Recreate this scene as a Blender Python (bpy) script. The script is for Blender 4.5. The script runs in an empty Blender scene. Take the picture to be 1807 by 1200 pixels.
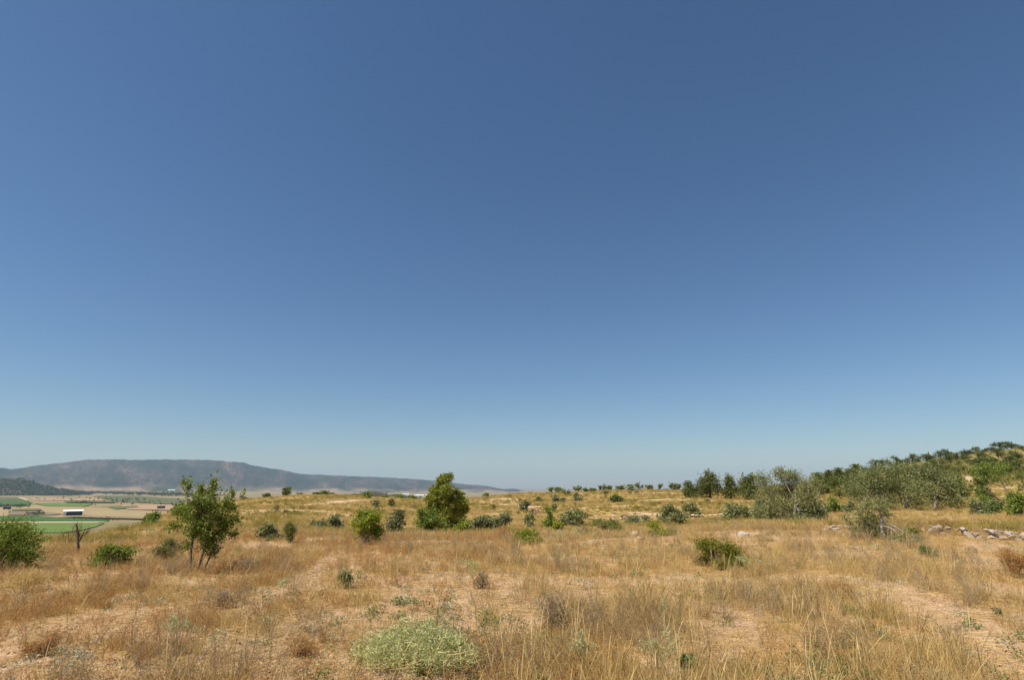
import bpy, math, random
import numpy as np
from mathutils import Vector

sc = bpy.context.scene
COL = sc.collection
# ------------------------------------------------------------------ camera, sky, sun, exposure
FPX = 1000.0                        # focal length in pixels of a 1807 x 1200 frame
TILT = math.atan(0.258)             # camera tilted up, horizon at row 858
EYE = 1.6
cam_d = bpy.data.cameras.new('camera')
cam_d.sensor_width = 36.0
cam_d.lens = 36.0 * FPX / 1807.0
cam_d.clip_start = 0.1
cam_d.clip_end = 60000.0
cam = bpy.data.objects.new('camera', cam_d)
COL.objects.link(cam)
cam.location = (0, 0, EYE)
cam.rotation_euler = (math.radians(90) + TILT, 0, 0)
sc.camera = cam

SUN_EL, SUN_ROT = math.radians(58), math.radians(-118)
world = bpy.data.worlds.new('World')
sc.world = world
world.use_nodes = True
wn = world.node_tree
sky = wn.nodes.new('ShaderNodeTexSky')
sky.sky_type = 'NISHITA'
sky.sun_disc = False
sky.sun_elevation = SUN_EL
sky.sun_rotation = SUN_ROT
sky.air_density, sky.dust_density, sky.ozone_density, sky.altitude = 1.1, 0.5, 4.5, 600
wn.nodes['Background'].inputs[1].default_value = 0.066
hsv = wn.nodes.new('ShaderNodeHueSaturation')
hsv.inputs['Saturation'].default_value = 1.1
wn.links.new(sky.outputs[0], hsv.inputs['Color'])
wn.links.new(hsv.outputs[0], wn.nodes['Background'].inputs[0])

sun_d = bpy.data.lights.new('sun', 'SUN')
sun_d.energy = 5.0
sun_d.angle = math.radians(0.53)
sun_d.color = (1.0, 0.925, 0.80)
sun = bpy.data.objects.new('sun', sun_d)
COL.objects.link(sun)
sdir = Vector((math.sin(SUN_ROT) * math.cos(SUN_EL), math.cos(SUN_ROT) * math.cos(SUN_EL), math.sin(SUN_EL)))
sun.rotation_euler = sdir.to_track_quat('Z', 'Y').to_euler()
sun.location = (-20, -10, 40)

sc.view_settings.view_transform = 'Standard'
sc.view_settings.look = 'None'
sc.view_settings.exposure = 0.5
sc.view_settings.gamma = 1.0
sc.cycles.max_bounces = 6
sc.cycles.diffuse_bounces = 3
sc.cycles.transmission_bounces = 4

HAZE_DENSITY = 5.0e-5

# ------------------------------------------------------------------ picture geometry
CT, ST = math.cos(TILT), math.sin(TILT)


def ray(u, v):
    """azimuth (from +Y towards +X) and slope of the view ray through a photo pixel"""
    dx, dy = (u - 903.5) / FPX, (600.0 - v) / FPX
    y, z = CT - dy * ST, ST + dy * CT
    return math.atan2(dx, y), z / math.hypot(dx, y)


def depth_of(x, y, z):
    return y * CT + (z - EYE) * ST


# ------------------------------------------------------------------ noise
def _h(ix, iy, s):
    n = (ix.astype(np.int64) * 374761393 + iy.astype(np.int64) * 668265263 + s * 974634777) & 0xffffffff
    n = ((n ^ (n >> 13)) * 1274126177) & 0xffffffff
    n = n ^ (n >> 16)
    return (n & 0xffffff) / float(0xffffff)


def vnoise(x, y, s=0):
    x, y = np.asarray(x, float), np.asarray(y, float)
    ix, iy = np.floor(x), np.floor(y)
    fx, fy = x - ix, y - iy
    fx, fy = fx * fx * (3 - 2 * fx), fy * fy * (3 - 2 * fy)
    a, b = _h(ix, iy, s), _h(ix + 1, iy, s)
    c, d = _h(ix, iy + 1, s), _h(ix + 1, iy + 1, s)
    return (a + (b - a) * fx) * (1 - fy) + (c + (d - c) * fx) * fy


def fbm(x, y, s=0, o=4):
    t, a, n = 0.0, 1.0, 0.0
    for i in range(o):
        t = t + a * vnoise(x * 2 ** i + 17.3 * i, y * 2 ** i - 9.1 * i, s + i)
        n += a
        a *= 0.5
    return t / n


def sstep(a, b, x):
    t = np.clip((x - a) / (b - a), 0, 1)
    return t * t * (3 - 2 * t)


# ------------------------------------------------------------------ terrain
def Zv(u, v, D):
    return EYE + ray(u, v)[1] * D


COLS = {   # photo column -> knots (distance, height); heights read off the rows the ground reaches there
    -400: [(12, -.1), (25, -.8), (40, -3), (80, -12), (200, -38), (350, -45)],
    0: [(12, -.1), (25, -.55), (40, Zv(0, 962, 40)), (60, -5), (120, -17), (260, -42), (400, -45)],
    100: [(12, 0), (25, -.5), (40, Zv(100, 958, 40)), (60, -4.5), (120, -15), (260, -42), (400, -45)],
    200: [(12, 0), (25, -.5), (48, Zv(200, 940, 48)), (90, -6.5), (150, -19), (300, -43), (400, -45)],
    270: [(12, 0), (25, -.45), (50, Zv(270, 930, 50)), (78, Zv(270, 912, 78)), (120, -6), (200, -22), (330, -43), (420, -45)],
    340: [(12, 0), (25, -.35), (50, Zv(340, 922, 50)), (100, Zv(340, 890, 100)), (150, -6), (230, -24), (350, -43), (430, -45)],
    430: [(12, 0), (25, -.3), (50, Zv(430, 916, 50)), (112, Zv(430, 881, 112)), (170, -7), (260, -26), (380, -44), (450, -46)],
    500: [(12, 0), (22, -.2), (50, Zv(500, 913, 50)), (122, Zv(500, 874, 122)), (180, -7), (270, -28), (400, -47), (480, -50)],
    580: [(12, 0), (22, -.2), (34, -.95), (50, Zv(580, 915, 50)), (126, Zv(580, 872, 126)), (185, -7), (280, -28), (420, -52)],
    700: [(12, 0), (20, -.15), (34, -1.0), (52, Zv(700, 918, 52)), (125, Zv(700, 880, 125)), (185, -8), (280, -30), (420, -58)],
    800: [(12, 0), (20, -.15), (34, -1.0), (52, Zv(800, 918, 52)), (130, Zv(800, 881, 130)), (195, -8), (300, -30), (450, -60)],
    900: [(12, 0), (20, -.15), (34, -1.0), (52, Zv(900, 918, 52)), (147, Zv(900, 873, 147)), (220, -5), (350, -25), (520, -58)],
    1000: [(12, 0), (20, -.1), (34, -.95), (56, Zv(1000, 920, 56)), (62, Zv(1000, 909, 62)), (152, Zv(1000, 868, 152)), (240, -4), (400, -24), (600, -55)],
    1130: [(12, 0), (20, -.1), (34, -.9), (57, Zv(1130, 920, 57)), (62, Zv(1130, 906, 62)), (158, Zv(1130, 864, 158)), (250, -3), (420, -18), (650, -50)],
    1230: [(12, 0), (22, -.05), (38, -.85), (58, Zv(1230, 916, 58)), (63, Zv(1230, 906, 63)), (105, Zv(1230, 880, 105)), (170, Zv(1230, 867, 170)), (270, -1), (500, -15), (800, -45)],
    1350: [(12, 0), (24, 0), (45, Zv(1350, 915, 45)), (85, Zv(1350, 890, 85)), (125, Zv(1350, 879, 125)), (220, Zv(1350, 862, 220)), (330, 0), (600, -10), (900, -40)],
    1450: [(12, 0), (24, 0), (50, Zv(1450, 905, 50)), (100, Zv(1450, 880, 100)), (240, Zv(1450, 852, 240)), (400, 3), (800, -5), (1200, -40)],
    1600: [(12, 0), (25, 0), (55, Zv(1600, 897, 55)), (100, Zv(1600, 875, 100)), (180, Zv(1600, 847, 180)), (290, Zv(1600, 819, 290)), (400, 11), (800, 4), (1300, -40)],
    1700: [(12, 0), (25, 0), (55, Zv(1700, 898, 55)), (100, Zv(1700, 871, 100)), (180, Zv(1700, 838, 180)), (310, Zv(1700, 804, 310)), (420, 15), (800, 8), (1400, -40)],
    1807: [(12, 0), (25, .05), (55, Zv(1807, 899, 55)), (100, Zv(1807, 869, 100)), (180, Zv(1807, 831, 180)), (330, Zv(1807, 790, 330)), (450, 19), (900, 14), (1600, -40)],
    2300: [(12, .1), (25, .4), (55, 1.5), (100, 5), (180, 13), (330, 25), (450, 28), (900, 22), (1700, -40)],
}
GD = np.exp(np.linspace(math.log(1.0), math.log(3000.0), 360))
GA = np.linspace(-math.pi, math.pi, 721)


def plainz(az):
    return -45.0 - 30.0 * sstep(math.radians(-30), math.radians(-10), az)


def _table():
    azs, prof = [], []
    for u, kn in sorted(COLS.items()):
        a = ray(u, 880)[0]
        kd = [0.0, 6.0] + [k[0] for k in kn] + [2600.0, 3000.0]
        kz = [0.0, 0.0] + [k[1] for k in kn] + [float(plainz(a))] * 2
        azs.append(a)
        prof.append(np.interp(GD, kd, kz))
    azs = [azs[-1] - 2 * math.pi] + azs + [azs[0] + 2 * math.pi]
    prof = np.array([prof[-1]] + prof + [prof[0]])
    T = np.stack([np.interp(GA, azs, prof[:, j]) for j in range(len(GD))], 1)

    def blur(A, axis, sig):
        r = int(sig * 3) + 1
        k = np.exp(-0.5 * (np.arange(-r, r + 1) / sig) ** 2)
        k /= k.sum()
        return np.apply_along_axis(lambda m: np.convolve(np.pad(m, r, mode='edge'), k, 'valid'), axis, A)
    return blur(blur(T, 0, 2.2), 1, 1.6)


TAB = _table()


def H(x, y):
    x, y = np.asarray(x, float), np.asarray(y, float)
    r = np.maximum(np.hypot(x, y), 1.0)
    az = np.arctan2(x, y)
    fa = np.clip((az + math.pi) / (2 * math.pi) * 720, 0, 719.999)
    fd = np.clip(np.log(r) / math.log(3000.0) * 359, 0, 358.999)
    ia, idd = fa.astype(int), fd.astype(int)
    ta, td = fa - ia, fd - idd
    z = (TAB[ia, idd] * (1 - ta) + TAB[ia + 1, idd] * ta) * (1 - td) + (TAB[ia, idd + 1] * (1 - ta) + TAB[ia + 1, idd + 1] * ta) * td
    zp = plainz(az)
    z = np.where(r > 2600, zp, z)
    amp = sstep(2.5, 6, r)
    near = 1 - sstep(60, 400, r)
    z = z + amp * near * (0.16 * (fbm(x / 3.1, y / 3.1, 3, 4) - .5) + 0.05 * (fbm(x / .5, y / .5, 9, 3) - .5))
    z = z + sstep(18, 60, r) * (1 - sstep(250, 500, r)) * 0.7 * (fbm(x / 14, y / 14, 21, 3) - .5)
    return z


def hit(u, v):
    """first point of the terrain along the view ray"""
    a, s = ray(u, v)
    D = np.exp(np.linspace(math.log(2.5), math.log(16000.0), 6000))
    x, y = D * math.sin(a), D * math.cos(a)
    ok = np.nonzero(EYE + s * D <= H(x, y))[0]
    i = ok[0] if len(ok) else len(D) - 1
    return float(x[i]), float(y[i])


def at(u, D, v=900):
    a = ray(u, v)[0]
    return D * math.sin(a), D * math.cos(a)


# bare soil: worn track, eroded spots, terrace banks (polylines of photo points dropped on the terrain; half-width in m)
BARE = []


def bare_line(pts, w):
    P = [hit(*p) for p in pts]
    BARE.append((np.array(P), w))


bare_line([(1395, 1022), (1480, 1024), (1560, 1034), (1620, 1060), (1690, 1095), (1760, 1140), (1850, 1195)], .55)
bare_line([(1690, 1085), (1760, 1085), (1850, 1100)], .32)
bare_line([(1170, 1018), (1240, 1024), (1308, 1030)], .34)
bare_line([(1330, 1040), (1420, 1075), (1500, 1095)], .18)
bare_line([(1640, 978), (1720, 982), (1800, 990)], .35)
bare_line([(1032, 958), (1078, 952)], .45)
bare_line([(895, 988), (945, 981)], .3)
bare_line([(1290, 946), (1330, 942)], .6)
bare_line([(585, 985), (545, 1025), (480, 1055), (420, 1085), (330, 1080)], .3)
bare_line([(620, 1195), (560, 1170), (470, 1150), (300, 1130), (120, 1120)], .38)
bare_line([(850, 1130), (930, 1110), (900, 1070), (800, 1075), (720, 1085)], .33)
bare_line([(200, 1195), (100, 1165), (20, 1150)], .4)
bare_line([(640, 1085), (700, 1062), (800, 1060)], .25)
bare_line([(1440, 935), (1500, 930)], .6)
bare_line([(1120, 1160), (1180, 1190)], .2)
bare_line([(590, 888), (632, 884), (655, 886)], 1.6)
bare_line([(355, 902), (440, 897), (520, 893), (590, 888)], .9)
bare_line([(705, 889), (760, 893)], 1.0)
bare_line([(852, 888), (900, 892), (960, 896)], .9)
bare_line([(958, 885), (1030, 887)], .9)
bare_line([(1030, 872), (1180, 872)], 1.0)
bare_line([(1130, 885), (1260, 880)], .7)
bare_line([(1440, 895), (1490, 893)], 1.0)
bare_line([(1680, 815), (1720, 812), (1760, 808)], 2.5)
bare_line([(1700, 880), (1790, 876)], 1.0)
bare_line([(1660, 830), (1730, 850)], 1.5)


def segdist(x, y, P):
    d = np.full(np.shape(x), 1e9)
    for a, b in zip(P[:-1], P[1:]):
        ab = b - a
        t = np.clip(((x - a[0]) * ab[0] + (y - a[1]) * ab[1]) / max(1e-9, ab @ ab), 0, 1)
        d = np.minimum(d, np.hypot(x - a[0] - t * ab[0], y - a[1] - t * ab[1]))
    return d


def bare(x, y):
    x, y = np.asarray(x, float), np.asarray(y, float)
    m = np.zeros(np.shape(x))
    r = np.hypot(x, y)
    wob = 0.55 + 0.9 * fbm(x / np.maximum(.35, r * .02), y / np.maximum(.35, r * .02), 40, 3)
    for P, w in BARE:
        c = P.mean(0)
        rad = np.max(np.hypot(P[:, 0] - c[0], P[:, 1] - c[1])) + 3 * w
        sel = np.hypot(x - c[0], y - c[1]) < rad
        if sel.any():
            d = segdist(x[sel], y[sel], P)
            m[sel] = np.maximum(m[sel], 1 - sstep(w * .6, w * 1.5, d * wob[sel] * 1.3))
    pat = sstep(.52, .68, fbm(x / 1.3, y / 1.3, 60, 4)) * (1 - sstep(25, 60, r)) * .85
    left = sstep(.5, .64, fbm(x / .8, y / .8, 66, 3)) * sstep(1.0, -2.0, x) * (1 - sstep(12, 22, r)) * .8
    far = sstep(.60, .72, fbm(x / 7, y / 3.5, 70, 4)) * sstep(35, 60, r) * .7
    return np.maximum(np.maximum(m, pat), np.maximum(far, left))


# ------------------------------------------------------------------ mesh and object helpers
def mk(name, V, F, mat, parent=None, smooth=False):
    """one mesh object from vertices and one array (or a list of arrays) of equal-sided faces"""
    me = make_mesh(name, V, F, mat, smooth)
    o = bpy.data.objects.new(name, me)
    COL.objects.link(o)
    if parent is not None:
        o.parent = parent
    return o


def make_mesh(name, V, F, mat, smooth=False):
    if isinstance(F, np.ndarray):
        F = [F]
    me = bpy.data.meshes.new(name)
    V = np.asarray(V, np.float32)
    me.vertices.add(len(V))
    me.vertices.foreach_set('co', V.ravel())
    nl = sum(f.size for f in F)
    npoly = sum(len(f) for f in F)
    me.loops.add(nl)
    me.loops.foreach_set('vertex_index', np.concatenate([f.ravel() for f in F]).astype(np.int32))
    me.polygons.add(npoly)
    tot = np.concatenate([np.full(len(f), f.shape[1]) for f in F])
    st = np.concatenate([[0], np.cumsum(tot)[:-1]])
    me.polygons.foreach_set('loop_start', st.astype(np.int32))
    me.polygons.foreach_set('use_smooth', np.full(npoly, smooth))
    me.update(calc_edges=True)
    me.validate()
    if mat is not None:
        me.materials.append(mat)
    return me


def tag(o, label=None, cat=None, group=None, kind=None):
    if label:
        o['label'] = label
    if cat:
        o['category'] = cat
    if group:
        o['group'] = group
    if kind:
        o['kind'] = kind
    return o


def empty(name, loc, rz=0.0):
    o = bpy.data.objects.new(name, None)
    COL.objects.link(o)
    o.location = loc
    o.rotation_euler = (0, 0, rz)
    o.empty_display_size = .2
    return o


def copy_tree(o, parent=None):
    c = o.copy()
    COL.objects.link(c)
    c.parent = parent
    for ch in list(o.children):
        copy_tree(ch, c)
    return c


class Geo:
    """collects vertices and quads / triangles"""
    def __init__(self):
        self.V, self.Q, self.T, self.n = [], [], [], 0

    def add(self, V, Q=None, T=None):
        V = np.asarray(V, float)
        self.V.append(V)
        if Q is not None and len(Q):
            self.Q.append(np.asarray(Q) + self.n)
        if T is not None and len(T):
            self.T.append(np.asarray(T) + self.n)
        self.n += len(V)

    def faces(self):
        F = []
        if self.Q:
            F.append(np.concatenate(self.Q))
        if self.T:
            F.append(np.concatenate(self.T))
        return F

    def obj(self, name, mat, parent=None, smooth=False):
        return mk(name, np.concatenate(self.V), self.faces(), mat, parent, smooth)

    def mesh(self, name, mat, smooth=False):
        return make_mesh(name, np.concatenate(self.V), self.faces(), mat, smooth)

    def tube(self, P, R, m=5):
        P = np.asarray(P, float)
        R = np.asarray(R, float)
        k = len(P)
        t = np.gradient(P, axis=0)
        t /= np.linalg.norm(t, axis=1)[:, None] + 1e-9
        ref = np.array([0.31, 0.95, 0.05]) if abs(t[0, 1]) < .9 else np.array([1., 0, 0])
        a = np.cross(t, ref)
        a /= np.linalg.norm(a, axis=1)[:, None] + 1e-9
        b = np.cross(t, a)
        th = np.arange(m) * 2 * math.pi / m
        ring = P[:, None] + R[:, None, None] * (np.cos(th)[None, :, None] * a[:, None] + np.sin(th)[None, :, None] * b[:, None])
        i = np.arange(k - 1)[:, None] * m
        j = np.arange(m)[None]
        jn = (j + 1) % m
        Q = np.stack([i + j, i + jn, i + m + jn, i + m + j], -1).reshape(-1, 4)
        self.add(ring.reshape(-1, 3), Q)

    def leaves(self, C, Dr, L, W, rng):
        C = np.asarray(C)
        n = len(C)
        Dr = Dr / (np.linalg.norm(Dr, axis=1)[:, None] + 1e-9)
        s = np.cross(Dr, rng.normal(size=(n, 3)))
        s /= np.linalg.norm(s, axis=1)[:, None] + 1e-9
        L = np.broadcast_to(L, n)[:, None]
        W = np.broadcast_to(W, n)[:, None]
        V = np.stack([C - Dr * L * .5, C + s * W * .5 + Dr * L * .08, C + Dr * L * .5, C - s * W * .5 + Dr * L * .08], 1).reshape(-1, 3)
        Q = np.arange(n * 4).reshape(n, 4)
        self.add(V, Q)

    def ribbons(self, P, Wd, rng):
        """P (n,k,3) polylines, Wd (n,k) widths"""
        n, k, _ = P.shape
        ax = P[:, -1] - P[:, 0]
        s = np.cross(ax, rng.normal(size=(n, 3)))
        s /= np.linalg.norm(s, axis=1)[:, None] + 1e-9
        a = P + s[:, None] * Wd[..., None] * .5
        b = P - s[:, None] * Wd[..., None] * .5
        V = np.stack([a, b], 2).reshape(-1, 3)
        base = (np.arange(n) * 2 * k)[:, None]
        j = (np.arange(k - 1) * 2)[None]
        q = base + j
        Q = np.stack([q, q + 1, q + 3, q + 2], -1).reshape(-1, 4)
        self.add(V, Q)


# ------------------------------------------------------------------ materials
def new_mat(name):
    m = bpy.data.materials.new(name)
    m.use_nodes = True
    nt = m.node_tree
    b = nt.nodes['Principled BSDF']
    b.inputs['Roughness'].default_value = .85
    b.inputs['Specular IOR Level'].default_value = .2
    return m, nt, b


def ramp(nt, stops, src):
    r = nt.nodes.new('ShaderNodeValToRGB')
    e = r.color_ramp.elements
    while len(e) < len(stops):
        e.new(.5)
    for el, (p, c) in zip(e, stops):
        el.position = p
        el.color = (*c, 1)
    nt.links.new(src, r.inputs[0])
    return r.outputs[0]


def noise(nt, scale, detail=4, rough=.55, coord=None, dist=0.0):
    n = nt.nodes.new('ShaderNodeTexNoise')
    n.inputs['Scale'].default_value = scale
    n.inputs['Detail'].default_value = detail
    n.inputs['Roughness'].default_value = rough
    n.inputs['Distortion'].default_value = dist
    if coord is None:
        t = nt.nodes.new('ShaderNodeTexCoord')
        coord = t.outputs['Object']
    nt.links.new(coord, n.inputs['Vector'])
    return n.outputs['Fac']


def mixc(nt, fac, a, b, mode='MIX'):
    m = nt.nodes.new('ShaderNodeMix')
    m.data_type = 'RGBA'
    m.blend_type = mode
    for s, v in ((m.inputs['Factor'], fac), (m.inputs[6], a), (m.inputs[7], b)):
        if isinstance(v, (int, float)):
            s.default_value = v
        elif isinstance(v, tuple):
            s.default_value = (*v, 1)
        else:
            nt.links.new(v, s)
    return m.outputs[2]


def maprange(nt, src, a, b, c=0.0, d=1.0):
    m = nt.nodes.new('ShaderNodeMapRange')
    for i, v in zip((1, 2, 3, 4), (a, b, c, d)):
        m.inputs[i].default_value = v
    nt.links.new(src, m.inputs[0])
    return m.outputs[0]


def leaf_mat(name, stops, transl=.3, rough=.6, inst=0.0, patch=0.0):
    m, nt, b = new_mat(name)
    g = nt.nodes.new('ShaderNodeNewGeometry')
    f = g.outputs['Random Per Island']
    if inst > 0:
        oi = nt.nodes.new('ShaderNodeObjectInfo')
        mm = nt.nodes.new('ShaderNodeMix')
        mm.inputs['Factor'].default_value = inst
        nt.links.new(f, mm.inputs[2])
        nt.links.new(oi.outputs['Random'], mm.inputs[3])
        f = mm.outputs[0]
    if patch > 0:
        pn = maprange(nt, noise(nt, .9, 3, .6, g.outputs['Position']), .34, .66)
        mm = nt.nodes.new('ShaderNodeMix')
        mm.inputs['Factor'].default_value = patch
        nt.links.new(f, mm.inputs[2])
        nt.links.new(pn, mm.inputs[3])
        f = mm.outputs[0]
    c = ramp(nt, stops, f)
    nt.links.new(c, b.inputs['Base Color'])
    b.inputs['Roughness'].default_value = rough
    b.inputs['Specular IOR Level'].default_value = .25
    if transl > 0:
        t = nt.nodes.new('ShaderNodeBsdfTranslucent')
        nt.links.new(c, t.inputs['Color'])
        x = nt.nodes.new('ShaderNodeMixShader')
        x.inputs[0].default_value = transl
        nt.links.new(b.outputs[0], x.inputs[1])
        nt.links.new(t.outputs[0], x.inputs[2])
        nt.links.new(x.outputs[0], nt.nodes['Material Output'].inputs[0])
    return m


def plain_mat(name, c1, c2, scale=3.0, rough=.9, bump=0.0, detail=5):
    m, nt, b = new_mat(name)
    f = noise(nt, scale, detail, .6)
    nt.links.new(ramp(nt, [(.3, c1), (.7, c2)], f), b.inputs['Base Color'])
    b.inputs['Roughness'].default_value = rough
    if bump:
        bp = nt.nodes.new('ShaderNodeBump')
        bp.inputs['Strength'].default_value = bump
        bp.inputs['Distance'].default_value = .03
        nt.links.new(f, bp.inputs['Height'])
        nt.links.new(bp.outputs[0], b.inputs['Normal'])
    return m


M = {}
M['olive'] = leaf_mat('olive_leaf', [(0, (.125, .142, .045)), (.55, (.225, .235, .085)), (1, (.37, .375, .175))], .25)
M['olive2'] = leaf_mat('grey_olive_leaf', [(0, (.115, .135, .050)), (.55, (.20, .215, .09)), (1, (.32, .33, .165))], .25)
M['olive3'] = leaf_mat('dense_olive_leaf', [(0, (.105, .125, .038)), (.55, (.185, .20, .070)), (1, (.32, .33, .145))], .22)
M['green'] = leaf_mat('fresh_green_leaf', [(0, (.11, .17, .022)), (.6, (.185, .25, .036)), (1, (.30, .34, .075))], .35)
M['lime'] = leaf_mat('yellow_green_leaf', [(0, (.16, .20, .015)), (.6, (.26, .30, .025)), (1, (.38, .39, .06))], .35)
M['broom'] = leaf_mat('broom_stem', [(0, (.13, .15, .035)), (.6, (.22, .22, .06)), (1, (.33, .30, .10))], .25)
M['pine'] = leaf_mat('young_pine_needle', [(0, (.165, .195, .020)), (.6, (.265, .29, .034)), (1, (.39, .40, .07))], .3)
M['pined'] = leaf_mat('dark_pine_needle', [(0, (.075, .098, .018)), (.6, (.125, .145, .028)), (1, (.20, .21, .052))], .25)
M['pineh'] = leaf_mat('hillside_pine_needle', [(0, (.070, .092, .022)), (.6, (.12, .14, .034)), (1, (.19, .20, .058))], .25, inst=.3)
M['scrub'] = leaf_mat('scrub_leaf', [(0, (.12, .135, .03)), (.6, (.19, .195, .048)), (1, (.28, .265, .08))], .25, inst=.4)
M['sapling'] = leaf_mat('sapling_leaf', [(0, (.09, .135, .014)), (.55, (.165, .22, .026)), (1, (.30, .335, .06))], .35)
M['almond'] = leaf_mat('almond_leaf', [(0, (.12, .15, .04)), (.6, (.18, .21, .06)), (1, (.27, .29, .11))], .3)
M['juniper'] = leaf_mat('juniper_leaf', [(0, (.12, .13, .014)), (.6, (.20, .20, .022)), (1, (.29, .27, .04))], .25)
M['spiny'] = leaf_mat('pale_spiny_stem', [(0, (.22, .23, .06)), (.5, (.46, .48, .185)), (1, (.68, .67, .38))], .3)
M['thistle'] = leaf_mat('glaucous_thistle', [(0, (.32, .36, .15)), (.5, (.45, .48, .23)), (1, (.58, .59, .35))], .25)
M['weedg'] = leaf_mat('green_weed_leaf', [(0, (.08, .13, .03)), (.6, (.15, .20, .06)), (1, (.26, .29, .12))], .3)
M['gold'] = leaf_mat('golden_straw', [(0, (.345, .215, .065)), (.35, (.48, .33, .115)), (.65, (.59, .435, .175)), (1, (.73, .575, .28))], .42, inst=.3, patch=.35)
M['brown'] = leaf_mat('reddish_dry_weed', [(0, (.28, .145, .05)), (.5, (.44, .25, .09)), (1, (.58, .375, .15))], .35, inst=.3, patch=.3)
M['grey'] = leaf_mat('grey_dry_twig', [(0, (.22, .16, .085)), (.5, (.35, .26, .145)), (1, (.48, .38, .23))], .35, inst=.4)
M['ochre'] = leaf_mat('ochre_tussock', [(0, (.20, .165, .03)), (.5, (.31, .25, .05)), (1, (.42, .33, .085))], .35, inst=.5)
M['silver'] = leaf_mat('silver_herb', [(0, (.30, .29, .16)), (.5, (.40, .39, .24)), (1, (.50, .48, .33))], .2, inst=.3)
M['straw'] = leaf_mat('fallen_straw', [(0, (.42, .28, .105)), (.6, (.56, .39, .165)), (1, (.68, .52, .27))], .15, inst=.3)
M['bark'] = plain_mat('grey_bark', (.10, .075, .055), (.20, .16, .12), 25, .95, .6)
M['pbark'] = plain_mat('pine_bark', (.07, .045, .03), (.14, .09, .06), 18, .95, .6)
M['olbark'] = plain_mat('pale_olive_bark', (.20, .17, .14), (.36, .32, .27), 12, .95, .6)
M['dead'] = plain_mat('dead_wood', (.07, .045, .03), (.14, .095, .065), 20, .95, .5)
M['stone'] = plain_mat('limestone', (.27, .195, .13), (.43, .325, .23), 6, .9, .5)
M['stonew'] = plain_mat('terrace_limestone', (.42, .29, .18), (.60, .45, .31), 1.2, .9, .3)
M['clod'] = plain_mat('dry_clod', (.36, .22, .12), (.54, .37, .225), 9, .95, .6)
M['stoneg'] = plain_mat('weathered_limestone', (.29, .245, .20), (.45, .395, .33), 7, .9, .5)


def ground_mat():
    m, nt, b = new_mat('dry_soil')
    tc = nt.nodes.new('ShaderNodeTexCoord').outputs['Object']
    at_ = nt.nodes.new('ShaderNodeAttribute')
    at_.attribute_name = 'cover'
    sep = nt.nodes.new('ShaderNodeSeparateColor')
    nt.links.new(at_.outputs['Color'], sep.inputs[0])
    n1 = noise(nt, 1.7, 6, .65, tc)
    n2 = noise(nt, 14, 5, .7, tc)
    n3 = noise(nt, 75, 3, .6, tc)
    soil = ramp(nt, [(.28, (.36, .22, .12)), (.5, (.49, .325, .19)), (.72, (.61, .44, .285))], n1)
    soil = mixc(nt, maprange(nt, n2, .35, .7, 0, .55), soil, (.55, .385, .255))
    soil = mixc(nt, maprange(nt, n3, .50, .66, 0, .6), soil, (.27, .16, .095))
    lit = ramp(nt, [(.3, (.32, .19, .07)), (.55, (.44, .275, .11)), (.75, (.51, .345, .15))], n2)
    lit = mixc(nt, maprange(nt, n3, .45, .65, 0, .5), lit, (.18, .105, .055))
    near = mixc(nt, sep.outputs[0], lit, soil)
    # dry hillside seen from afar: straw, ochre scrub and pale bare patches
    f1 = noise(nt, .22, 8, .68, tc)
    f2 = noise(nt, 1.6, 5, .7, tc)
    hill = ramp(nt, [(.30, (.21, .155, .045)), (.45, (.33, .22, .072)), (.60, (.43, .285, .105)), (.8, (.38, .26, .095))], f1)
    hill = mixc(nt, maprange(nt, f2, .46, .62, 0, .8), hill, (.17, .145, .045))
    spz = nt.nodes.new('ShaderNodeSeparateXYZ')
    nt.links.new(tc, spz.inputs[0])
    f3 = noise(nt, .5, 6, .7, tc)
    hg = nt.nodes.new('ShaderNodeMath')
    hg.operation = 'MULTIPLY'
    nt.links.new(maprange(nt, spz.outputs[2], .8, 4.0), hg.inputs[0])
    nt.links.new(maprange(nt, f3, .36, .52, .3, 1.0), hg.inputs[1])
    hill = mixc(nt, hg.outputs[0], hill, (.155, .145, .042))
    hill = mixc(nt, sep.outputs[0], hill, (.50, .36, .23))
    c = mixc(nt, sep.outputs[1], near, hill)
    # valley floor: tilled and fallow ground
    v1 = noise(nt, .006, 6, .6, tc)
    val = ramp(nt, [(.3, (.13, .12, .045)), (.45, (.22, .17, .08)), (.6, (.28, .21, .11)), (.75, (.16, .14, .055))], v1)
    c = mixc(nt, sep.outputs[2], c, val)
    nt.links.new(c, b.inputs['Base Color'])
    b.inputs['Roughness'].default_value = .95
    b.inputs['Specular IOR Level'].default_value = .1
    bp = nt.nodes.new('ShaderNodeBump')
    bp.inputs['Strength'].default_value = .9
    bp.inputs['Distance'].default_value = .05
    hsum = mixc(nt, .45, n2, n3)
    nt.links.new(hsum, bp.inputs['Height'])
    nt.links.new(bp.outputs[0], b.inputs['Normal'])
    return m


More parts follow.
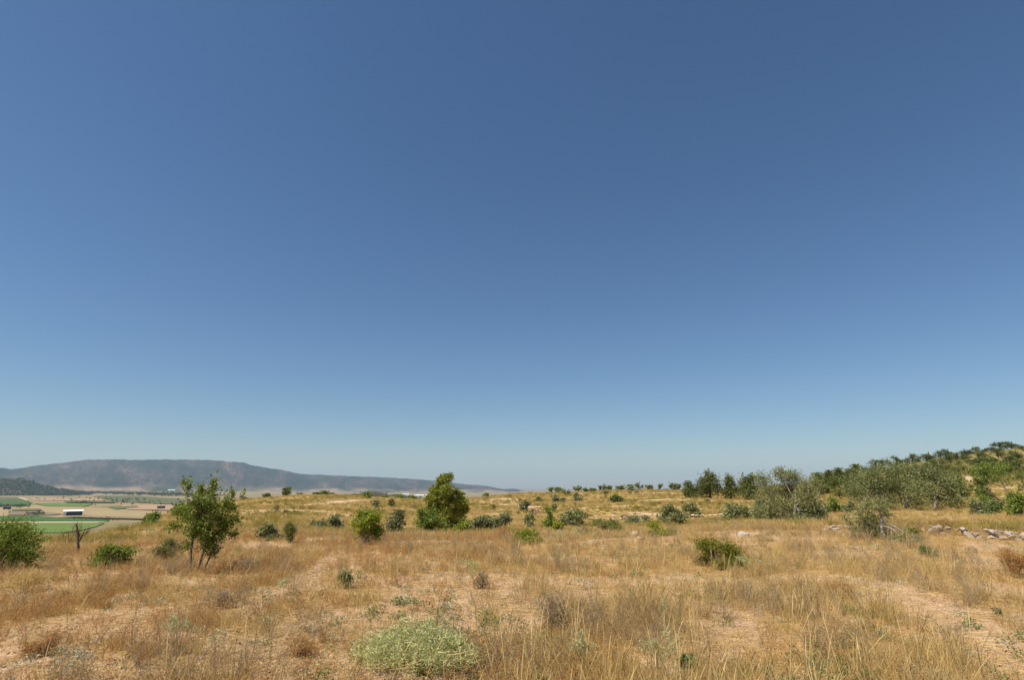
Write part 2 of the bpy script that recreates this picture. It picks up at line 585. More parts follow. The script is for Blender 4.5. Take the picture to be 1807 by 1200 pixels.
# ------------------------------------------------------------------ ground sheet
def build_ground():
    front = np.radians(np.arange(-58, 58.001, .22))
    back = np.radians(np.linspace(58, 302, 62)[1:-1])
    az = np.concatenate([front, back])
    r1 = np.exp(np.arange(math.log(1.2), math.log(360), .0125))
    r2 = np.exp(np.arange(math.log(370), math.log(16500), .05))
    R = np.concatenate([r1, r2])
    na, nr = len(az), len(R)
    X = R[:, None] * np.sin(az)[None]
    Y = R[:, None] * np.cos(az)[None]
    Z = H(X, Y)
    V = np.stack([X, Y, Z], -1).reshape(-1, 3)
    V = np.vstack([V, [[0, 0, 0]]])
    i = np.arange(nr - 1)[:, None] * na
    j = np.arange(na)[None]
    jn = (j + 1) % na
    Q = np.stack([i + j, i + na + j, i + na + jn, i + jn], -1).reshape(-1, 4)
    T = np.stack([np.full(na, na * nr), np.arange(na), (np.arange(na) + 1) % na], 1)
    g = mk('ground', V, [Q, T], ground_mat(), None, True)
    tag(g, kind='structure')
    rr = np.hypot(V[:, 0], V[:, 1])
    cov = np.zeros((len(V), 4), np.float32)
    cov[:, 0] = bare(V[:, 0], V[:, 1])
    cov[:, 1] = sstep(22, 55, rr)
    cov[:, 2] = np.maximum(sstep(330, 480, rr) * sstep(-20, -38, V[:, 2]), sstep(1500, 2500, rr))
    cov[:, 3] = 1
    a = g.data.color_attributes.new('cover', 'FLOAT_COLOR', 'POINT')
    a.data.foreach_set('color', cov.ravel())
    return g


build_ground()


# ------------------------------------------------------------------ mountains and valley
def mountain_mat():
    m, nt, b = new_mat('mountain_scrub')
    tc = nt.nodes.new('ShaderNodeTexCoord').outputs['Object']
    at_ = nt.nodes.new('ShaderNodeAttribute')
    at_.attribute_name = 'cover'
    sep = nt.nodes.new('ShaderNodeSeparateColor')
    nt.links.new(at_.outputs['Color'], sep.inputs[0])
    cmb = nt.nodes.new('ShaderNodeCombineXYZ')
    nt.links.new(sep.outputs[1], cmb.inputs[0])
    nt.links.new(sep.outputs[2], cmb.inputs[1])
    n1 = noise(nt, 3.6, 9, .7, cmb.outputs[0], .6)
    n2 = noise(nt, 26.0, 6, .75, cmb.outputs[0], .3)
    c = ramp(nt, [(.36, (.026, .034, .018)), (.47, (.050, .050, .028)), (.57, (.105, .078, .050)), (.70, (.20, .14, .095))], n1)
    c = mixc(nt, maprange(nt, n2, .48, .58, 0, .9), c, (.028, .036, .018))
    c = mixc(nt, maprange(nt, n2, .30, .40, .7, 0), c, (.19, .14, .10))
    foot = ramp(nt, [(.40, (.05, .058, .024)), (.5, (.15, .12, .07)), (.60, (.28, .20, .13))], noise(nt, 2.6, 6, .6, cmb.outputs[0]))
    c = mixc(nt, sep.outputs[0], c, foot)
    nt.links.new(c, b.inputs['Base Color'])
    b.inputs['Roughness'].default_value = 1
    b.inputs['Specular IOR Level'].default_value = 0
    return m


MTN = mountain_mat()


def ridge(name, crest, foot_d, crest_d, foot_z, seed, gully, label=None, back=1.35, nstep=70, naz=420, foot_cover=.28):
    us = np.array([c[0] for c in crest], float)
    A = np.array([ray(c[0], c[1])[0] for c in crest])
    S = np.array([ray(c[0], c[1])[1] for c in crest])
    az = np.linspace(A[0], A[-1], naz)
    sl = np.interp(az, A, S)
    k = np.hanning(9)
    k /= k.sum()
    sl = np.convolve(np.pad(sl, 4, mode='edge'), k, 'valid')
    cd = np.interp(az, A, [crest_d(u) for u in us])
    fd = np.interp(az, A, [foot_d(u) for u in us])
    fz = np.interp(az, A, [foot_z(u) for u in us])
    cz = EYE + sl * cd
    t = np.concatenate([np.linspace(0, 1, nstep), np.linspace(1, 2, 16)[1:]])
    V, cov, cq, cl = [], [], [], []
    lat = az * cd / 1000.0
    spur = np.abs(fbm(lat * 2.1, lat * 0 + 3.7, seed, 4) - .5) * 2
    for q in t:
        if q <= 1:
            w = fbm(lat * 2.4 + 1.1 * fbm(lat * 1.3, lat * 0 + q * 2.2, seed + 5, 2), lat * 0 + q * .9, seed, 5)
            rid = 1 - np.abs(w - .5) * 4
            d = fd + (cd - fd) * q
            base = np.where(q < .3, q * .42, .126 + (q - .3) / .7 * .874)
            prof = base + .10 * np.sin(math.pi * q) * (spur - .3)
            z = fz + (cz - fz) * np.clip(prof, -.02, 1) + gully * rid * math.sin(math.pi * min(1, q)) * (.3 + q)
            d = d + gully * 6 * rid * math.sin(math.pi * q)
        else:
            d = cd * (1 + (q - 1) * (back - 1))
            z = cz + (fz - cz) * (q - 1) ** 1.1
        if q == 1:
            z = z + 16 * (fbm(lat * 22, lat * 0, seed + 9, 3) - .5)
        V.append(np.stack([d * np.sin(az), d * np.cos(az), z], 1))
        cl.append(lat)
        cq.append(np.full(naz, q * .55))
        cov.append(np.full(naz, 1 - sstep(foot_cover * .55, foot_cover * 1.25, q)))
    nt_ = len(t)
    V = np.concatenate(V)
    i = np.arange(nt_ - 1)[:, None] * naz
    j = np.arange(naz - 1)[None]
    Q = np.stack([i + j, i + naz + j, i + naz + j + 1, i + j + 1], -1).reshape(-1, 4)
    o = mk(name, V, Q, MTN, None, True)
    c4 = np.ones((len(V), 4), np.float32)
    c4[:, 0] = np.concatenate(cov)
    c4[:, 1] = np.concatenate(cl)
    c4[:, 2] = np.concatenate(cq)
    a = o.data.color_attributes.new('cover', 'FLOAT_COLOR', 'POINT')
    a.data.foreach_set('color', c4.ravel())
    tag(o, label, kind='structure')
    return o


CREST = [(-700, 866), (-450, 850), (-250, 842), (-100, 832), (0, 826), (20, 829), (60, 823), (110, 817), (150, 812), (200, 811), (230, 812), (300, 811),
         (360, 812), (425, 816), (445, 821), (470, 826), (500, 830), (530, 837), (560, 838), (630, 841), (680, 843), (720, 845),
         (760, 848), (790, 851), (820, 855), (860, 858), (885, 864), (905, 869), (940, 874), (1000, 878)]
ridge('mountain', CREST, lambda u: 6000 + 1200 * max(0, min(1, (u - 300) / 600)), lambda u: 9000 + 1500 * max(0, min(1, (u - 400) / 500)),
      lambda u: -46 - 34 * max(0, min(1, (u - 300) / 300)), 5, 60, 'long flat-topped blue-grey mountain ridge beyond the valley at left')
KN = [(-420, 862), (-300, 848), (-150, 842), (-60, 844), (0, 847), (40, 848), (62, 854), (85, 861), (110, 866), (135, 869.5), (160, 872)]
knoll = ridge('wooded_hill', KN, lambda u: 3650, lambda u: 4150, lambda u: -46, 12, 4, 'dark wooded hill on the valley floor at the left edge', 1.2, 30, 120, .1)
KN2 = [(560, 881), (600, 876), (628, 871.5), (645, 868), (655, 867.5), (668, 869.5), (690, 873), (730, 877), (760, 881)]
knoll2 = ridge('far_hill', KN2, lambda u: 1750, lambda u: 2000, lambda u: -74, 30, 2, 'small grey-green hill behind the skyline bushes', 1.2, 24, 90, .1)


def field_mat(name, c1, c2, sc_=.02):
    return plain_mat(name, c1, c2, sc_, .95, 0, 6)


FM = {
    'green': field_mat('irrigated_crop', (.035, .085, .014), (.055, .115, .02)),
    'lgreen': field_mat('light_green_crop', (.085, .135, .02), (.12, .165, .03), .05),
    'vine': field_mat('vineyard', (.075, .085, .03), (.115, .12, .045), .03),
    'tan': field_mat('stubble', (.25, .19, .09), (.31, .235, .12), .02),
    'pink': field_mat('tilled_red_earth', (.29, .185, .11), (.35, .235, .145), .02),
    'pale': field_mat('pale_track_earth', (.38, .30, .17), (.44, .36, .22), .05),
    'brown': field_mat('fallow', (.17, .125, .07), (.22, .165, .095), .02),
}


def field(name, kind, poly, lift=.5):
    """flat parcel of valley land, its corners given as photo points on the plain"""
    P = []
    for (u, v) in poly:
        a, s = ray(u, v)
        D = (EYE + 45.0) / max(1e-4, -s)
        D = min(D, 5900)
        P.append((D * math.sin(a), D * math.cos(a)))
    P = np.array(P)
    # subdivide the outline and roughen it a little
    out = []
    for i in range(len(P)):
        a, b = P[i], P[(i + 1) % len(P)]
        n = 6
        for k in range(n):
            q = a + (b - a) * k / n
            q = q * (1 + .004 * (vnoise(q[0] / 40, q[1] / 40, 77) - .5))
            out.append(q)
    out = np.array(out)
    z = float(np.max(plainz(np.arctan2(out[:, 0], out[:, 1])))) + lift
    V = np.column_stack([out, np.full(len(out), z)])
    me = bpy.data.meshes.new(name)
    me.from_pydata(V.tolist(), [], [list(range(len(V)))])
    me.materials.append(FM[kind])
    o = bpy.data.objects.new(name, me)
    COL.objects.link(o)
    tag(o, kind='structure')
    return o


FIELDS = [
    ('stubble_field', 'tan', [(-80, 893), (110, 893), (310, 905), (310, 916), (-80, 912)]),
    ('irrigated_field', 'green', [(-80, 911.5), (62, 911.5), (110, 914.5), (195, 918), (190, 921.5), (-80, 921.5)]),
    ('farm_track', 'pale', [(-80, 922), (190, 922), (170, 924), (-80, 925)]),
    ('crop_field', 'lgreen', [(-80, 925.5), (185, 924.5), (170, 931), (125, 942), (-80, 942)]),
    ('red_field', 'pink', [(52, 880.5), (90, 879), (165, 880), (197, 884.5), (60, 884)]),
    ('irrigated_field', 'green', [(-80, 884.5), (45, 884), (58, 888), (44, 892), (-80, 892.5)]),
    ('vineyard', 'vine', [(-80, 877.5), (30, 878), (44, 883), (-80, 883.5)]),
    ('vineyard', 'vine', [(165, 876), (235, 875), (325, 882), (325, 892), (205, 886)]),
    ('crop_field', 'lgreen', [(60, 889.5), (100, 888.5), (165, 890), (150, 895), (80, 894.5)]),
    ('red_field', 'pink', [(212, 893), (300, 892), (325, 897), (325, 902), (225, 901)]),
    ('vineyard', 'vine', [(190, 896.5), (240, 894), (246, 897), (205, 900.5)]),
    ('fallow_field', 'brown', [(14, 905), (62, 904), (112, 909), (90, 911), (14, 911)]),
    ('farm_track', 'pale', [(30, 878.5), (38, 879), (52, 884.5), (45, 884.5)]),
    ('fallow_field', 'brown', [(100, 914.3), (150, 912.5), (310, 917.5), (310, 920), (190, 917.3)]),
    ('stubble_field', 'tan', [(230, 871.5), (330, 870.5), (420, 873.5), (300, 875.5)]),
    ('crop_field', 'vine', [(20, 900.5), (70, 900), (75, 903), (20, 904.5)]),
    ('irrigated_field', 'green', [(125, 885.5), (205, 887.3), (200, 889), (110, 888)]),
]
for i, (nm, kd, pl) in enumerate(FIELDS):
    field(nm, kd, pl, .5 + .12 * i)

# the air: one closed box of thin haze round the whole place
m = bpy.data.materials.new('thin_haze')
m.use_nodes = True
m.node_tree.nodes.clear()
mo = m.node_tree.nodes.new('ShaderNodeOutputMaterial')
pv = m.node_tree.nodes.new('ShaderNodeVolumePrincipled')
pv.inputs['Color'].default_value = (.52, .74, 1.0, 1)
pv.inputs['Density'].default_value = HAZE_DENSITY
pv.inputs['Anisotropy'].default_value = .1
m.node_tree.links.new(pv.outputs[0], mo.inputs['Volume'])
hz = np.array([(x, y, z) for z in (-82.0, 400.0) for y in (-17000.0, 17000.0) for x in (-17000.0, 17000.0)])
haze = mk('haze', hz, np.array([(0, 2, 3, 1), (4, 5, 7, 6), (0, 1, 5, 4), (2, 6, 7, 3), (0, 4, 6, 2), (1, 3, 7, 5)]), m)
tag(haze, 'thin summer haze filling the air over the valley', 'haze', kind='stuff')


# ------------------------------------------------------------------ plants: skeletons, crowns
def unit(v):
    v = np.asarray(v, float)
    return v / (np.linalg.norm(v) + 1e-9)


def grow(p, d, L, r, depth, rng, out, spread=.75, up=.15, kids=(3, 5), shrink=.62, wig=.16, first=.35):
    """branching skeleton: list of (points, radii, depth)"""
    k = 5
    pts, d = [np.array(p, float)], unit(d)
    for i in range(k - 1):
        d = unit(d + rng.normal(size=3) * wig + np.array([0, 0, up * .35]))
        pts.append(pts[-1] + d * L / (k - 1))
    pts = np.array(pts)
    out.append((pts, np.linspace(r, r * .45, k), depth))
    if depth <= 0:
        return
    for c in range(rng.integers(kids[0], kids[1] + 1)):
        t = first + (1 - first) * rng.random()
        q = pts[0] * 0
        f = t * (k - 1)
        i = min(int(f), k - 2)
        q = pts[i] + (pts[i + 1] - pts[i]) * (f - i)
        side = unit(np.cross(d, rng.normal(size=3)))
        nd = unit(d * (1 - spread * .55) + side * spread + np.array([0, 0, up]))
        grow(q, nd, L * shrink * (.7 + .5 * rng.random()), r * .55 * (1 - .3 * t), depth - 1, rng, out, spread, up, kids, shrink, wig, first)


def fit_skeleton(out, w, h):
    """scale a skeleton so that it fills width w and height h"""
    P = np.concatenate([o[0] for o in out])
    rad = np.percentile(np.abs(P[:, :2]), 97)
    hh = P[:, 2].max()
    s = np.array([w * .5 / rad, w * .5 / rad, h / hh])
    return [(o[0] * s, o[1], o[2]) for o in out]


def lobed_crown(geo, rng, w, d, h, zb, nl, n, L, asp, shape='dome', up=.2, rough=.28):
    """leaves along shoots that leave the centres of several lobes"""
    cs, rs = [], []
    for i in range(nl):
        th = rng.random() * 2 * math.pi
        q = math.sqrt(rng.random())
        zt = rng.random()
        if shape == 'cone':
            zt = zt ** 1.25
            rr = (1 - zt) ** .6 * .85
            lr = .26 + .2 * (1 - zt)
        elif shape == 'umbrella':
            zt = .45 + .5 * zt
            rr = .62 * (1 - ((zt - .62) / .5) ** 2)
            lr = .22 + .1 * rng.random()
        elif shape == 'ball':
            rr = .42 * math.sqrt(max(.05, 1 - (2 * zt - 1) ** 2))
            lr = .42 + .1 * rng.random()
        else:
            zt = zt ** 1.1 * .75
            rr = .66 * math.sqrt(max(.08, 1 - (zt / .95) ** 2))
            lr = .24 + .15 * rng.random()
        cs.append((rr * q * math.cos(th) * w / 2 * 1.1, rr * q * math.sin(th) * d / 2 * 1.1, zb + (h - zb) * (.12 + .76 * zt)))
        rs.append(lr)
    cs, rs = np.array(cs), np.array(rs)
    pr = rs ** 2 / (rs ** 2).sum()
    per = 9
    ns = max(1, n // per)
    li = rng.choice(nl, ns, p=pr)
    dr = rng.normal(size=(ns, 3))
    dr[:, 2] += up
    dr /= np.linalg.norm(dr, axis=1)[:, None]
    ln = rs[li] * (1 + rough * rng.normal(size=ns)) * 1.06 * np.where(rng.random(ns) < .07, 1.4, 1.0)
    sc3 = np.array([w / 2 * .95, d / 2 * .95, (h - zb) * .55])
    t = np.sqrt(rng.uniform(.12, 1.0, size=(ns, per)))
    P = cs[li][:, None] + dr[:, None] * (ln[:, None] * t)[..., None] * sc3
    P = P + rng.normal(size=P.shape) * L * .5
    Dd = dr[:, None] * .8 + rng.normal(size=P.shape) * .6
    P, Dd = P.reshape(-1, 3), Dd.reshape(-1, 3)
    keep = P[:, 2] > .02
    P, Dd = P[keep], Dd[keep]
    P[:, 2] = np.minimum(P[:, 2], h * (1.0 + .02 * rng.random(len(P))))
    geo.leaves(P, Dd, L * rng.uniform(.6, 1.35, len(P)), L * asp * rng.uniform(.7, 1.3, len(P)), rng)
    return cs


def stems_to(geo, cs, rng, r0, base_n=1, spread=.05, m=5):
    for i, c in enumerate(cs):
        b = np.array([rng.normal() * spread, rng.normal() * spread, -.05])
        mid = b * .4 + np.array(c) * .45 + rng.normal(size=3) * np.linalg.norm(c) * .07
        mid[2] = max(mid[2], .1)
        P = np.array([b, b * .7 + mid * .3, mid, mid * .4 + np.array(c) * .6, np.array(c)])
        geo.tube(P, np.array([1, .8, .6, .45, .2]) * r0 * rng.uniform(.6, 1.1), m)


def place(u0, u1, vt, vb=None, D=None):
    uc = (u0 + u1) / 2
    if D is None:
        x, y = hit(uc, vb)
    else:
        x, y = at(uc, D, vb or 900)
    z = float(H(x, y))
    dist = math.hypot(x, y)
    dep = depth_of(x, y, z)
    top = EYE + ray(uc, vt)[1] * dist
    return x, y, z, (u1 - u0) / FPX * dep, max(.12, top - z), dep


SEED = [100]


def next_rng():
    SEED[0] += 1
    return np.random.default_rng(SEED[0])


def shrub(name, label, cat, mat, u0, u1, vt, vb=None, D=None, shape='dome', leaf=.045, asp=.5, dens=1.0, nl=9, zb=.0,
          group=None, stem='bark', trunk=None, up=.2, rough=.28, hk=1.0):
    x, y, z, w, h, dep = place(u0, u1, vt, vb, D)
    h *= hk * 1.04
    w *= 1.12
    rng = next_rng()
    px = dep / 567.0
    L = max(leaf, 2.3 * px)
    n = int(min(15000, max(250, dens * 4.2 * w * h / (L * L * asp * .5))))
    root = empty(name, (x, y, z - .02))
    tag(root, label, cat, group)
    g = Geo()
    cs = lobed_crown(g, rng, w, w * .92, h, zb * h, nl, n, L, asp, shape, up, rough)
    is_tree = trunk is not None
    g.obj('crown' if is_tree else 'foliage', M[mat], root)
    g = Geo()
    if is_tree:
        lean = rng.normal(size=2) * .04 * h
        zt = h * (.86 if shape in ('cone', 'umbrella') else .55)
        P = np.array([(0, 0, -.12), (lean[0] * .3, lean[1] * .3, zt * .3), (lean[0] * .8, lean[1] * .7, zt * .65), (lean[0], lean[1], zt)])
        g.tube(P, np.array([1.25, .9, .6, .22]) * trunk, 7)
        for c in cs:
            q = rng.uniform(.25, .85)
            b = np.array([lean[0] * q, lean[1] * q, min(c[2] * .9, zt * q + .05 * h)])
            g.tube(np.array([b, (b + c) * .5 + (0, 0, .03 * h), c]), np.array([.4, .28, .12]) * trunk, 4)
        g.obj('trunk', M[stem], root, True)
    else:
        stems_to(g, cs, rng, max(.012, .016 * h + .004), spread=.05 * w)
        g.obj('stem', M[stem], root, True)
    return root


def twig_tree(name, label, cat, mat, u0, u1, vt, vb=None, D=None, nstem=3, depth=3, leaf=.05, asp=.5, per=7, jit=.06, stem='bark',
              r0=.03, splay=.35, spread=.75, up=.2, kids=(3, 5), group=None, seed=None, shrink=.62, first=.35, base=.06, leafmin=1):
    x, y, z, w, h, dep = place(u0, u1, vt, vb, D)
    rng = next_rng() if seed is None else np.random.default_rng(seed)
    root = empty(name, (x, y, z - .02))
    tag(root, label, cat, group)
    out = []
    for i in range(nstem):
        th = 2 * math.pi * (i + rng.random() * .6) / nstem
        o = (base * math.cos(th), base * math.sin(th), -.05)
        grow(o, (splay * math.cos(th), splay * math.sin(th), 1), h * .55, r0 * rng.uniform(.6, 1.1), depth, rng, out, spread, up, kids, shrink, first=first)
    out = fit_skeleton(out, w, h)
    g = Geo()
    for P, R, dd in out:
        g.tube(P, np.maximum(R, dep / 567 * .10), 5 if dd >= 2 else 3)
    g.obj('trunk', M[stem], root, True)
    if mat:
        C, Dd = [], []
        px = dep / 567.0
        L = max(leaf, 2.0 * px)
        for P, R, dd in out:
            if dd > leafmin:
                continue
            t = rng.uniform(.1, 1.05, per)
            f = np.clip(t * 4, 0, 3.999)
            i = f.astype(int)
            q = P[i] + (P[i + 1] - P[i]) * (f - i)[:, None]
            C.append(q + rng.normal(size=q.shape) * jit)
            Dd.append((P[i + 1] - P[i]) / (np.linalg.norm(P[i + 1] - P[i], axis=1)[:, None] + 1e-9) + rng.normal(size=q.shape) * .7)
        C, Dd = np.concatenate(C), np.concatenate(Dd)
        ok = C[:, 2] > .03
        C, Dd = C[ok], Dd[ok]
        g = Geo()
        g.leaves(C, Dd, L * rng.uniform(.65, 1.3, len(C)), L * asp * rng.uniform(.7, 1.3, len(C)), rng)
        g.obj('crown', M[mat], root)
    return root


# ---- near left
shrub('wild_shrub', 'leafy green shrub cut off by the left edge of the frame', 'shrub', 'sapling', -95, 68, 903, vb=1012, leaf=.05, nl=16, dens=1.0, rough=.42, up=.5)
twig_tree('dead_tree', 'small bare dead tree in front of the green valley fields', 'tree', None, 100, 182, 917, vb=976, nstem=1, depth=3, r0=.055,
          splay=.05, spread=1.0, up=-.02, kids=(3, 4), stem='dead', seed=21, first=.3)
shrub('wild_shrub', 'low dark green shrub between the dead tree and the sapling', 'shrub', 'sapling', 155, 246, 954, vb=1003, leaf=.04, nl=10, rough=.4, up=.5)
shrub('broom_bush', 'small yellowish broom bush just left of the sapling', 'shrub', 'broom', 262, 322, 948, vb=990, leaf=.07, asp=.14, nl=5, up=1.2, dens=.8)
shrub('wild_shrub', 'small green bush seen left of the sapling crown on the slope edge', 'shrub', 'green', 256, 300, 899, D=48, nl=6)
shrub('wild_shrub', 'dark green round bush behind the right side of the sapling', 'shrub', 'sapling', 386, 412, 892, D=60, nl=5, shape='ball')
shrub('wild_shrub', 'green bush half hidden behind the left side of the sapling', 'shrub', 'sapling', 296, 342, 882, D=60, nl=7)
shrub('wild_shrub', 'low green bush near the foot of the sapling on its left', 'shrub', 'weedg', 283, 322, 952, vb=975, nl=6, dens=.8)
shrub('wild_shrub', 'grey-green bush right of the sapling in the middle grass', 'shrub', 'olive', 444, 502, 921, vb=955, nl=8)
shrub('broom_bush', 'upright yellow-green broom bush right of the sapling', 'shrub', 'broom', 499, 533, 921, vb=958, leaf=.09, asp=.14, nl=4, up=1.4)
shrub('olive_bush', 'low olive bush left of the bright green bush, smaller one at left', 'shrub', 'olive2', 543, 578, 913, vb=936, nl=6)
shrub('olive_bush', 'low olive bush left of the bright green bush, larger one at right', 'shrub', 'olive2', 568, 606, 906, vb=937, nl=7)
shrub('green_bush', 'bright green bush with a narrow foot in the middle grass', 'shrub', 'lime', 611, 676, 897, vb=962, leaf=.05, nl=13, zb=.12, rough=.34, up=.5)
shrub('wild_shrub', 'small dark green bush rising right behind the bright green bush', 'shrub', 'olive', 631, 650, 885, D=34, nl=4, shape='ball')
shrub('olive_bush', 'round grey-green bush between the bright green bush and the pine', 'shrub', 'olive2', 678, 721, 902, vb=947, nl=8, shape='ball')
shrub('green_bush', 'yellow-green bush leaning against the foot of the tallest pine', 'shrub', 'green', 726, 788, 890, D=31, nl=10, up=.6, rough=.4)
# the young pine: stacked irregular lobes


def hero_pine():
    x, y, z, w, h, dep = place(745, 830, 833, D=34)
    rng = next_rng()
    root = empty('pine_tree', (x, y, z - .03))
    tag(root, 'yellow-green young pine with an irregular top, tallest tree left of centre', 'tree')
    s = h / 107.0                      # metres per photo row
    lob = [(783, 846, 14, 12), (794, 842, 8, 9), (776, 852, 10, 9), (768, 866, 15, 13), (790, 864, 14, 13), (760, 880, 14, 11), (782, 884, 18, 14), (803, 874, 16, 15),
           (814, 886, 15, 13), (764, 898, 16, 12), (788, 904, 18, 14), (806, 904, 16, 13), (820, 897, 10, 11), (772, 916, 18, 12), (795, 921, 15, 12), (756, 908, 11, 10)]
    g = Geo()
    cs = []
    for (u, v, rx, rz) in lob:
        c = np.array([(u - 787.5) * s * .98, rng.normal() * 12 * s, (940 - v) * s])
        cs.append(c)
        n = int(rx * rz * 4.4)
        dr = rng.normal(size=(n, 3))
        dr[:, 2] += .25
        dr /= np.linalg.norm(dr, axis=1)[:, None]
        t = rng.uniform(.25, 1.05, n) ** .5 * (1 + .16 * rng.normal(size=n))
        P = c + dr * t[:, None] * np.array([rx, rx, rz * .88]) * .92 * s
        g.leaves(P, dr + rng.normal(size=P.shape) * .5, .17 * rng.uniform(.6, 1.3, n), .05 * rng.uniform(.7, 1.3, n), rng)
    g.obj('crown', M['pine'], root)
    g = Geo()
    g.tube(np.array([(.02, 0, -.1), (.0, .02, h * .25), (.05, 0, h * .55), (-.02, .02, h * .93)]), np.array([.10, .075, .05, .015]), 7)
    tr = g.obj('trunk', M['pbark'], root, True)
    for c in cs:
        b = np.array([0, 0, c[2] * .82])
        g = Geo()
        g.tube(np.array([b, (b + c) * .5, c]), np.array([.028, .02, .008]), 4)
        g.obj('branch', M['pbark'], tr, True)


hero_pine()
shrub('green_bush', 'small yellow-green shrub at the right foot of the tallest pine', 'shrub', 'lime', 796, 828, 921, D=29, nl=5, up=.6)
shrub('wild_shrub', 'dark shrub in the shade right behind the tallest pine', 'shrub', 'sapling', 806, 842, 908, D=37, nl=6)
for i, (a, b, t, D) in enumerate([(826, 856, 903, 36), (850, 884, 899, 37), (876, 908, 902, 37)]):
    shrub('olive_bush', ['olive bush right of the tallest pine, first of three in a row', 'olive bush right of the tallest pine, second of three in a row',
                         'olive bush right of the tallest pine, third of three in a row'][i], 'shrub', 'olive2', a, b, t, D=D, nl=7, group='row of olive bushes beside the pine')
# ---- skyline bushes left of the pine
SKYL = [('pined', 419, 437, 876, 118, 'bush on the left shoulder of the skyline, first from the left'),
        ('pined', 456, 476, 872, 118, 'flat dark bush beside the lone skyline bush'),
        ('pined', 494, 512, 862, 124, 'lone dark round bush highest on the left skyline'),
        ('scrub', 520, 533, 871, 124, 'tiny tuft-like bush just right of the lone skyline bush'),
        ('pined', 547, 560, 870, 126, 'left bush of the three crowning the grassy skyline'),
        ('green', 561, 579, 867, 126, 'middle and tallest bush of the three crowning the grassy skyline'),
        ('pined', 577, 588, 871, 126, 'right bush of the three crowning the grassy skyline'),
        ('scrub', 617, 630, 873, 125, 'tiny bush at the left foot of the far grey hill'),
        ('green', 639, 657, 870, 112, 'neat round green tree in front of the far grey hill'),
        ('olive2', 655, 671, 884, 72, 'round dark olive bush below the far grey hill'),
        ('scrub', 683, 694, 882, 78, 'small pale green bush right of the round dark olive bush'),
        ('green', 670, 682, 876, 122, 'small skyline bush between the round tree and the pine, first of three'),
        ('green', 693, 712, 874, 122, 'small skyline bush between the round tree and the pine, second of three'),
        ('green', 719, 736, 876, 122, 'small skyline bush between the round tree and the pine, third of three'),
        ('pined', 851, 862, 871, 140, 'tiny dark skyline bush just right of the tallest pine')]
for mt, a, b, t, D, lb in SKYL:
    shrub('skyline_bush', lb, 'bush', mt, a, b, t, D=D, nl=5, shape='ball' if 'round' in lb else 'dome', group='bushes along the left skyline')
# ---- centre
shrub('cushion_shrub', 'bright lime green cushion shrub in the centre grass', 'shrub', 'lime', 903, 959, 931, vb=960, leaf=.04, asp=.4, nl=14, rough=.12, dens=1.4)
shrub('olive_bush', 'rounded olive bush in the centre, right of the dark upright shrub', 'shrub', 'olive', 987, 1035, 896, vb=932, nl=10, rough=.2, dens=1.2)
shrub('wild_shrub', 'dark green upright shrub left of the rounded centre olive bush', 'shrub', 'sapling', 956, 981, 894, D=38, nl=6, shape='ball')
shrub('wild_shrub', 'light green bush squeezed between the dark upright shrub and the olive bush', 'shrub', 'lime', 972, 996, 912, D=32, nl=5)
shrub('olive_bush', 'grey-green bush on the lower terrace edge, centre left', 'shrub', 'olive2', 914, 938, 884, D=66, nl=6, shape='ball')
shrub('wild_shrub', 'dark branching bush left of the dark upright shrub', 'shrub', 'olive', 921, 948, 901, D=42, nl=6)
shrub('olive_bush', 'left of two grey-green bushes on the upper centre terrace', 'shrub', 'olive2', 975, 990, 875, D=90, nl=5, shape='ball')
shrub('olive_bush', 'right of two grey-green bushes on the upper centre terrace', 'shrub', 'olive2', 986, 1000, 880, D=90, nl=4)
shrub('olive_bush', 'olive bush standing alone on the upper terrace near the almond trees', 'shrub', 'olive2', 1010, 1031, 870, D=92, nl=6)
shrub('wild_shrub', 'small grey scrub right of the lower terrace bush', 'shrub', 'scrub', 940, 960, 878, D=95, nl=5)
shrub('wild_shrub', 'tall grey-green scrub above the dark upright shrub', 'shrub', 'olive', 969, 981, 884, D=68, nl=4)
shrub('wild_shrub', 'dense dark green dome-shaped bush on the terraced slope', 'shrub', 'pined', 1074, 1104, 875, D=85, nl=12, rough=.1, dens=1.3)
shrub('broom_bush', 'yellow-green broom on top of the dark dome-shaped bush', 'shrub', 'lime', 1082, 1094, 869, D=90, nl=4, up=1.0)
shrub('broom_bush', 'sprawling yellow-green broom left of the pale stone terrace wall', 'shrub', 'broom', 1038, 1098, 915, vb=941, nl=9, up=.8, leaf=.06, asp=.2)
shrub('olive_bush', 'low grey-green bush in front of the pale stone terrace wall', 'shrub', 'olive2', 1104, 1155, 905, vb=926, nl=9)
shrub('broom_bush', 'yellow-green broom bush left of the twin olive bushes', 'shrub', 'lime', 1137, 1192, 919, vb=947, nl=9, up=.8, leaf=.06, asp=.25)
shrub('olive_bush', 'larger grey-green olive bush of the pair right of the terrace wall', 'shrub', 'olive', 1160, 1212, 885, vb=928, nl=13, dens=1.2)
shrub('olive_bush', 'darker smaller olive bush of the pair right of the terrace wall', 'shrub', 'olive', 1201, 1239, 883, vb=914, nl=9, dens=1.2)
shrub('wild_shrub', 'grey tangled bush with bare twigs beside the sunlit olive bush of the centre', 'shrub', 'grey', 1012, 1042, 925, D=27, nl=6, leaf=.1, asp=.1, dens=.5)
shrub('wild_shrub', 'purplish brown dry bush behind the lime cushion shrub', 'shrub', 'brown', 868, 905, 930, D=21, nl=6, leaf=.1, asp=.09, dens=.5)
shrub('juniper_bush', 'sprawling olive-brown juniper in the grass right of centre', 'shrub', 'juniper', 1222, 1318, 944, vb=1003, leaf=.045, asp=.35, nl=12, rough=.38, up=.6)
shrub('wild_shrub', 'small fresh green bush between the bare bush and the big olive', 'shrub', 'green', 1276, 1292, 921, D=30, nl=4)
